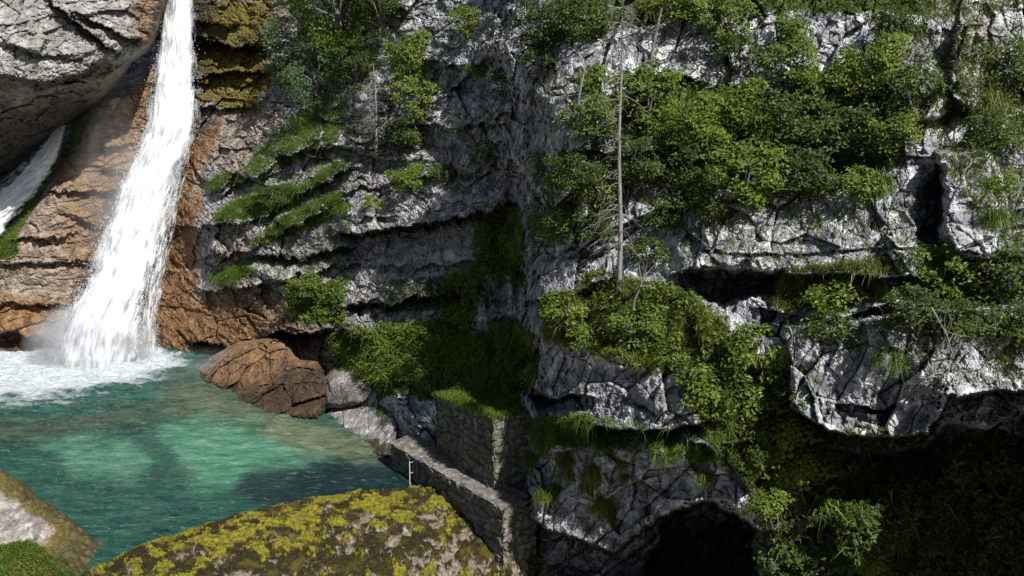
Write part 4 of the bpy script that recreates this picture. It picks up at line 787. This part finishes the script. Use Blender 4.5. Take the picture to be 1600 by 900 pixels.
# ------------------------------------------------------------------ dead trees
def dead_spruce(base, H, r0, nb, label, lean=0., seed=1, dens=None, blen=.9):
    rg = np.random.default_rng(seed); root = empty('dead_tree', base, label=label, cat='tree')
    z = np.linspace(-.3, H, 24); tr = np.stack([lean * z + .03 * np.sin(z * 1.3), .02 * np.cos(z), z], -1); v, f = tube(tr, r0 * (1 - .78 * np.clip(z / H, 0, 1)) , 8); mk('trunk', v, f, M_DEAD, parent=root)
    L = []
    for i in range(nb):
        t = rg.choice(dens) if dens is not None else rg.uniform(.15, 1); t = np.clip(t + rg.normal() * .05, .08, .995); zz = t * H; a = rg.choice([math.pi, math.pi * 1.25, rg.uniform(0, 2 * math.pi)]) + rg.normal() * .5 if t < .85 else rg.uniform(0, 2 * math.pi); l = blen * (.42 + .5 * (1 - t)) * rg.uniform(.4, 1.1)
        p0 = np.array([lean * zz, 0, zz]); dr = np.array([math.cos(a), math.sin(a), 0]); s_ = np.linspace(0, 1, 6)[:, None]
        pts_ = p0 + dr * l * s_ + np.array([0, 0, 1]) * (.25 * s_ - .9 * s_ ** 2 + .1 * s_ ** 3) * l + np.cumsum(rg.normal(size=(6, 3)) * .09 * l, 0) * s_; L.append((pts_, np.linspace(.012, .003, 6) * (.7 + r0 * 3)))
        for j in range(rg.integers(2, 6)):
            k = rg.integers(1, 6); q = pts_[k]; dd = unit(dr * .6 + rg.normal(size=3) * .7 + np.array([0, 0, -.35])); ll = l * rg.uniform(.15, .45); L.append(([q, q + dd * ll * .5, q + dd * ll + np.array([0, 0, -.05 * ll])], np.array([.0055, .004, .0025]) * (.7 + r0 * 3)))
    v, f = tubes(L, 4); mk('crown', v, f, M_DEAD, parent=root); return root
P, N = W.pick(966, 447); topz = CAMZ + ray(962, 10)[1] * (P[1] - .45)
b0 = at(967, 452, P[1] - .45); dead_spruce(b0, topz - b0[2], .07, 100, 'tall bare dead spruce standing pale in front of the right cliff', -.012, 3, [.97, .95, .93, .96, .9, .92, .98, .7, .68, .66, .5, .45, .33, .3, .2, .97, .94, .98, .95, .96], 1.15)
P, N = W.pick(588, 222); b1 = at(588, 226, P[1] - .5); dead_spruce(b1, (CAMZ + ray(588, 98)[1] * b1[1]) - b1[2], .06, 110, 'small dead spruce with drooping bare twigs left of centre', 0., 9, [.3, .4, .5, .6, .7, .8], 1.0)
def limb(name, pts_px, rads, label, cat, sheet=W, fwd=.35, twigs=0, mat=M_DEAD, extra=()):
    P0, _ = sheet.pick(pts_px[0][0], pts_px[0][1]); Yb = P0[1] - fwd
    Pn = [at(x, y, Yb - dz) for x, y, dz in pts_px]; root = empty(name, Pn[0], label=label, cat=cat); Pn = np.array(Pn) - Pn[0]
    v, f = tube(np.array([np.array([np.interp(t, np.arange(len(Pn)), Pn[:, i]) for i in range(3)]) for t in np.linspace(0, len(Pn) - 1, 4 * len(Pn))]), np.interp(np.linspace(0, len(Pn) - 1, 4 * len(Pn)), np.arange(len(Pn)), rads), 7); mk('trunk', v, f, mat, parent=root)
    L = []; rg = np.random.default_rng(int(pts_px[0][0]) + 1)
    for e in extra: L.append((np.array([at(x, y, Yb - dz) for x, y, dz in e]) - at(*pts_px[0][:2], Yb - pts_px[0][2]), np.linspace(rads[0] * .5, .006, len(e))))
    for i in range(twigs):
        t = rg.uniform(.3, 1) * (len(Pn) - 1); q = np.array([np.interp(t, np.arange(len(Pn)), Pn[:, j]) for j in range(3)]); d_ = unit(rg.normal(size=3) + [0, 0, .3]); l = rg.uniform(.2, .6); L.append(([q, q + d_ * l * .5 + rg.normal(size=3) * .04, q + d_ * l], [.009, .006, .003]))
    for p_, r_ in L: v, f = tube(p_, r_, 5); mk('branch', v, f, mat, parent=root)
    return root
limb('dead_tree', [(1012, 132, 0), (1020, 75, .1), (1034, 12, .2)], [.05, .042, .03], 'leaning bare dark trunk in front of the sunlit white rock', 'tree', mat=M_BARK)
limb('dead_tree', [(901, 196, 0), (905, 150, .1), (914, 105, .1), (903, 82, .1)], [.035, .03, .022, .01], 'forked dry sapling against the white rock left of the dead spruce', 'tree', twigs=5, extra=([(901, 188, 0), (890, 172, .1), (880, 158, .1)],), mat=M_DEAD)
limb('fallen_branch', [(988, 492, 0), (991, 470, .1), (1004, 440, .2), (1010, 425, .2)], [.035, .03, .02, .012], 'crooked bleached branch lying on the sunny ledge below the spruce', 'branch', twigs=6, fwd=.6, extra=([(1000, 448, .2), (1014, 446, .3), (1024, 452, .3)], [(1003, 442, .2), (1000, 425, .2), (998, 412, .2)]))
limb('fallen_branch', [(1406, 110, 0), (1418, 96, .1), (1432, 72, .1)], [.03, .025, .02], 'short broken pale stick beside the tan rock at the upper right', 'branch', fwd=.5)
limb('fallen_branch', [(1490, 560, .3), (1478, 520, .4), (1455, 480, .3)], [.012, .016, .02], 'thin dry arching branch hanging below the large round bush', 'branch', fwd=.5, twigs=8)

# ------------------------------------------------------------------ camera, light
cam = bpy.data.cameras.new('camera'); cam.sensor_width = 36; cam.lens = 36 * F / 1600; cam.clip_end = 500; cam.clip_start = .1
co = bpy.data.objects.new('camera', cam); COL.objects.link(co); co.location = (0, 0, CAMZ); co.rotation_euler = (R(90) - PITCH, 0, 0); scene.camera = co
EL, AZ = 46., 38.     # sun height; degrees it stands to the right of straight behind the camera
sx, sy, sz = math.sin(R(AZ)) * math.cos(R(EL)), -math.cos(R(AZ)) * math.cos(R(EL)), math.sin(R(EL))
sun = bpy.data.lights.new('sun', 'SUN'); sun.energy = 5.; sun.angle = R(.5); sun.color = (1., .965, .91)
so = bpy.data.objects.new('sun', sun); COL.objects.link(so); so.rotation_euler = (math.atan2(math.hypot(sx, sy), sz), 0, math.atan2(sy, sx) + math.pi / 2)
wd = bpy.data.worlds.new('World'); scene.world = wd; wd.use_nodes = True; nt = wd.node_tree; bg = nt.nodes['Background']; sk = nt.nodes.new('ShaderNodeTexSky'); sk.sky_type = 'NISHITA'; sk.sun_disc = False
sk.sun_elevation = R(EL); sk.sun_rotation = math.atan2(sx, sy); nt.links.new(sk.outputs[0], bg.inputs[0]); bg.inputs[1].default_value = .05 * .78
scene.view_settings.view_transform = 'Standard'; scene.view_settings.look = 'None'; scene.view_settings.exposure = .6; scene.view_settings.gamma = 1.
scene.render.engine = 'CYCLES'; cy_ = scene.cycles; cy_.use_denoising = True; cy_.max_bounces = 8; cy_.diffuse_bounces = 3; cy_.glossy_bounces = 3; cy_.transparent_max_bounces = 12; cy_.volume_bounces = 1; cy_.transmission_bounces = 3
cy_.use_adaptive_sampling = True; cy_.adaptive_threshold = .01; cy_.sample_clamp_indirect = 4.
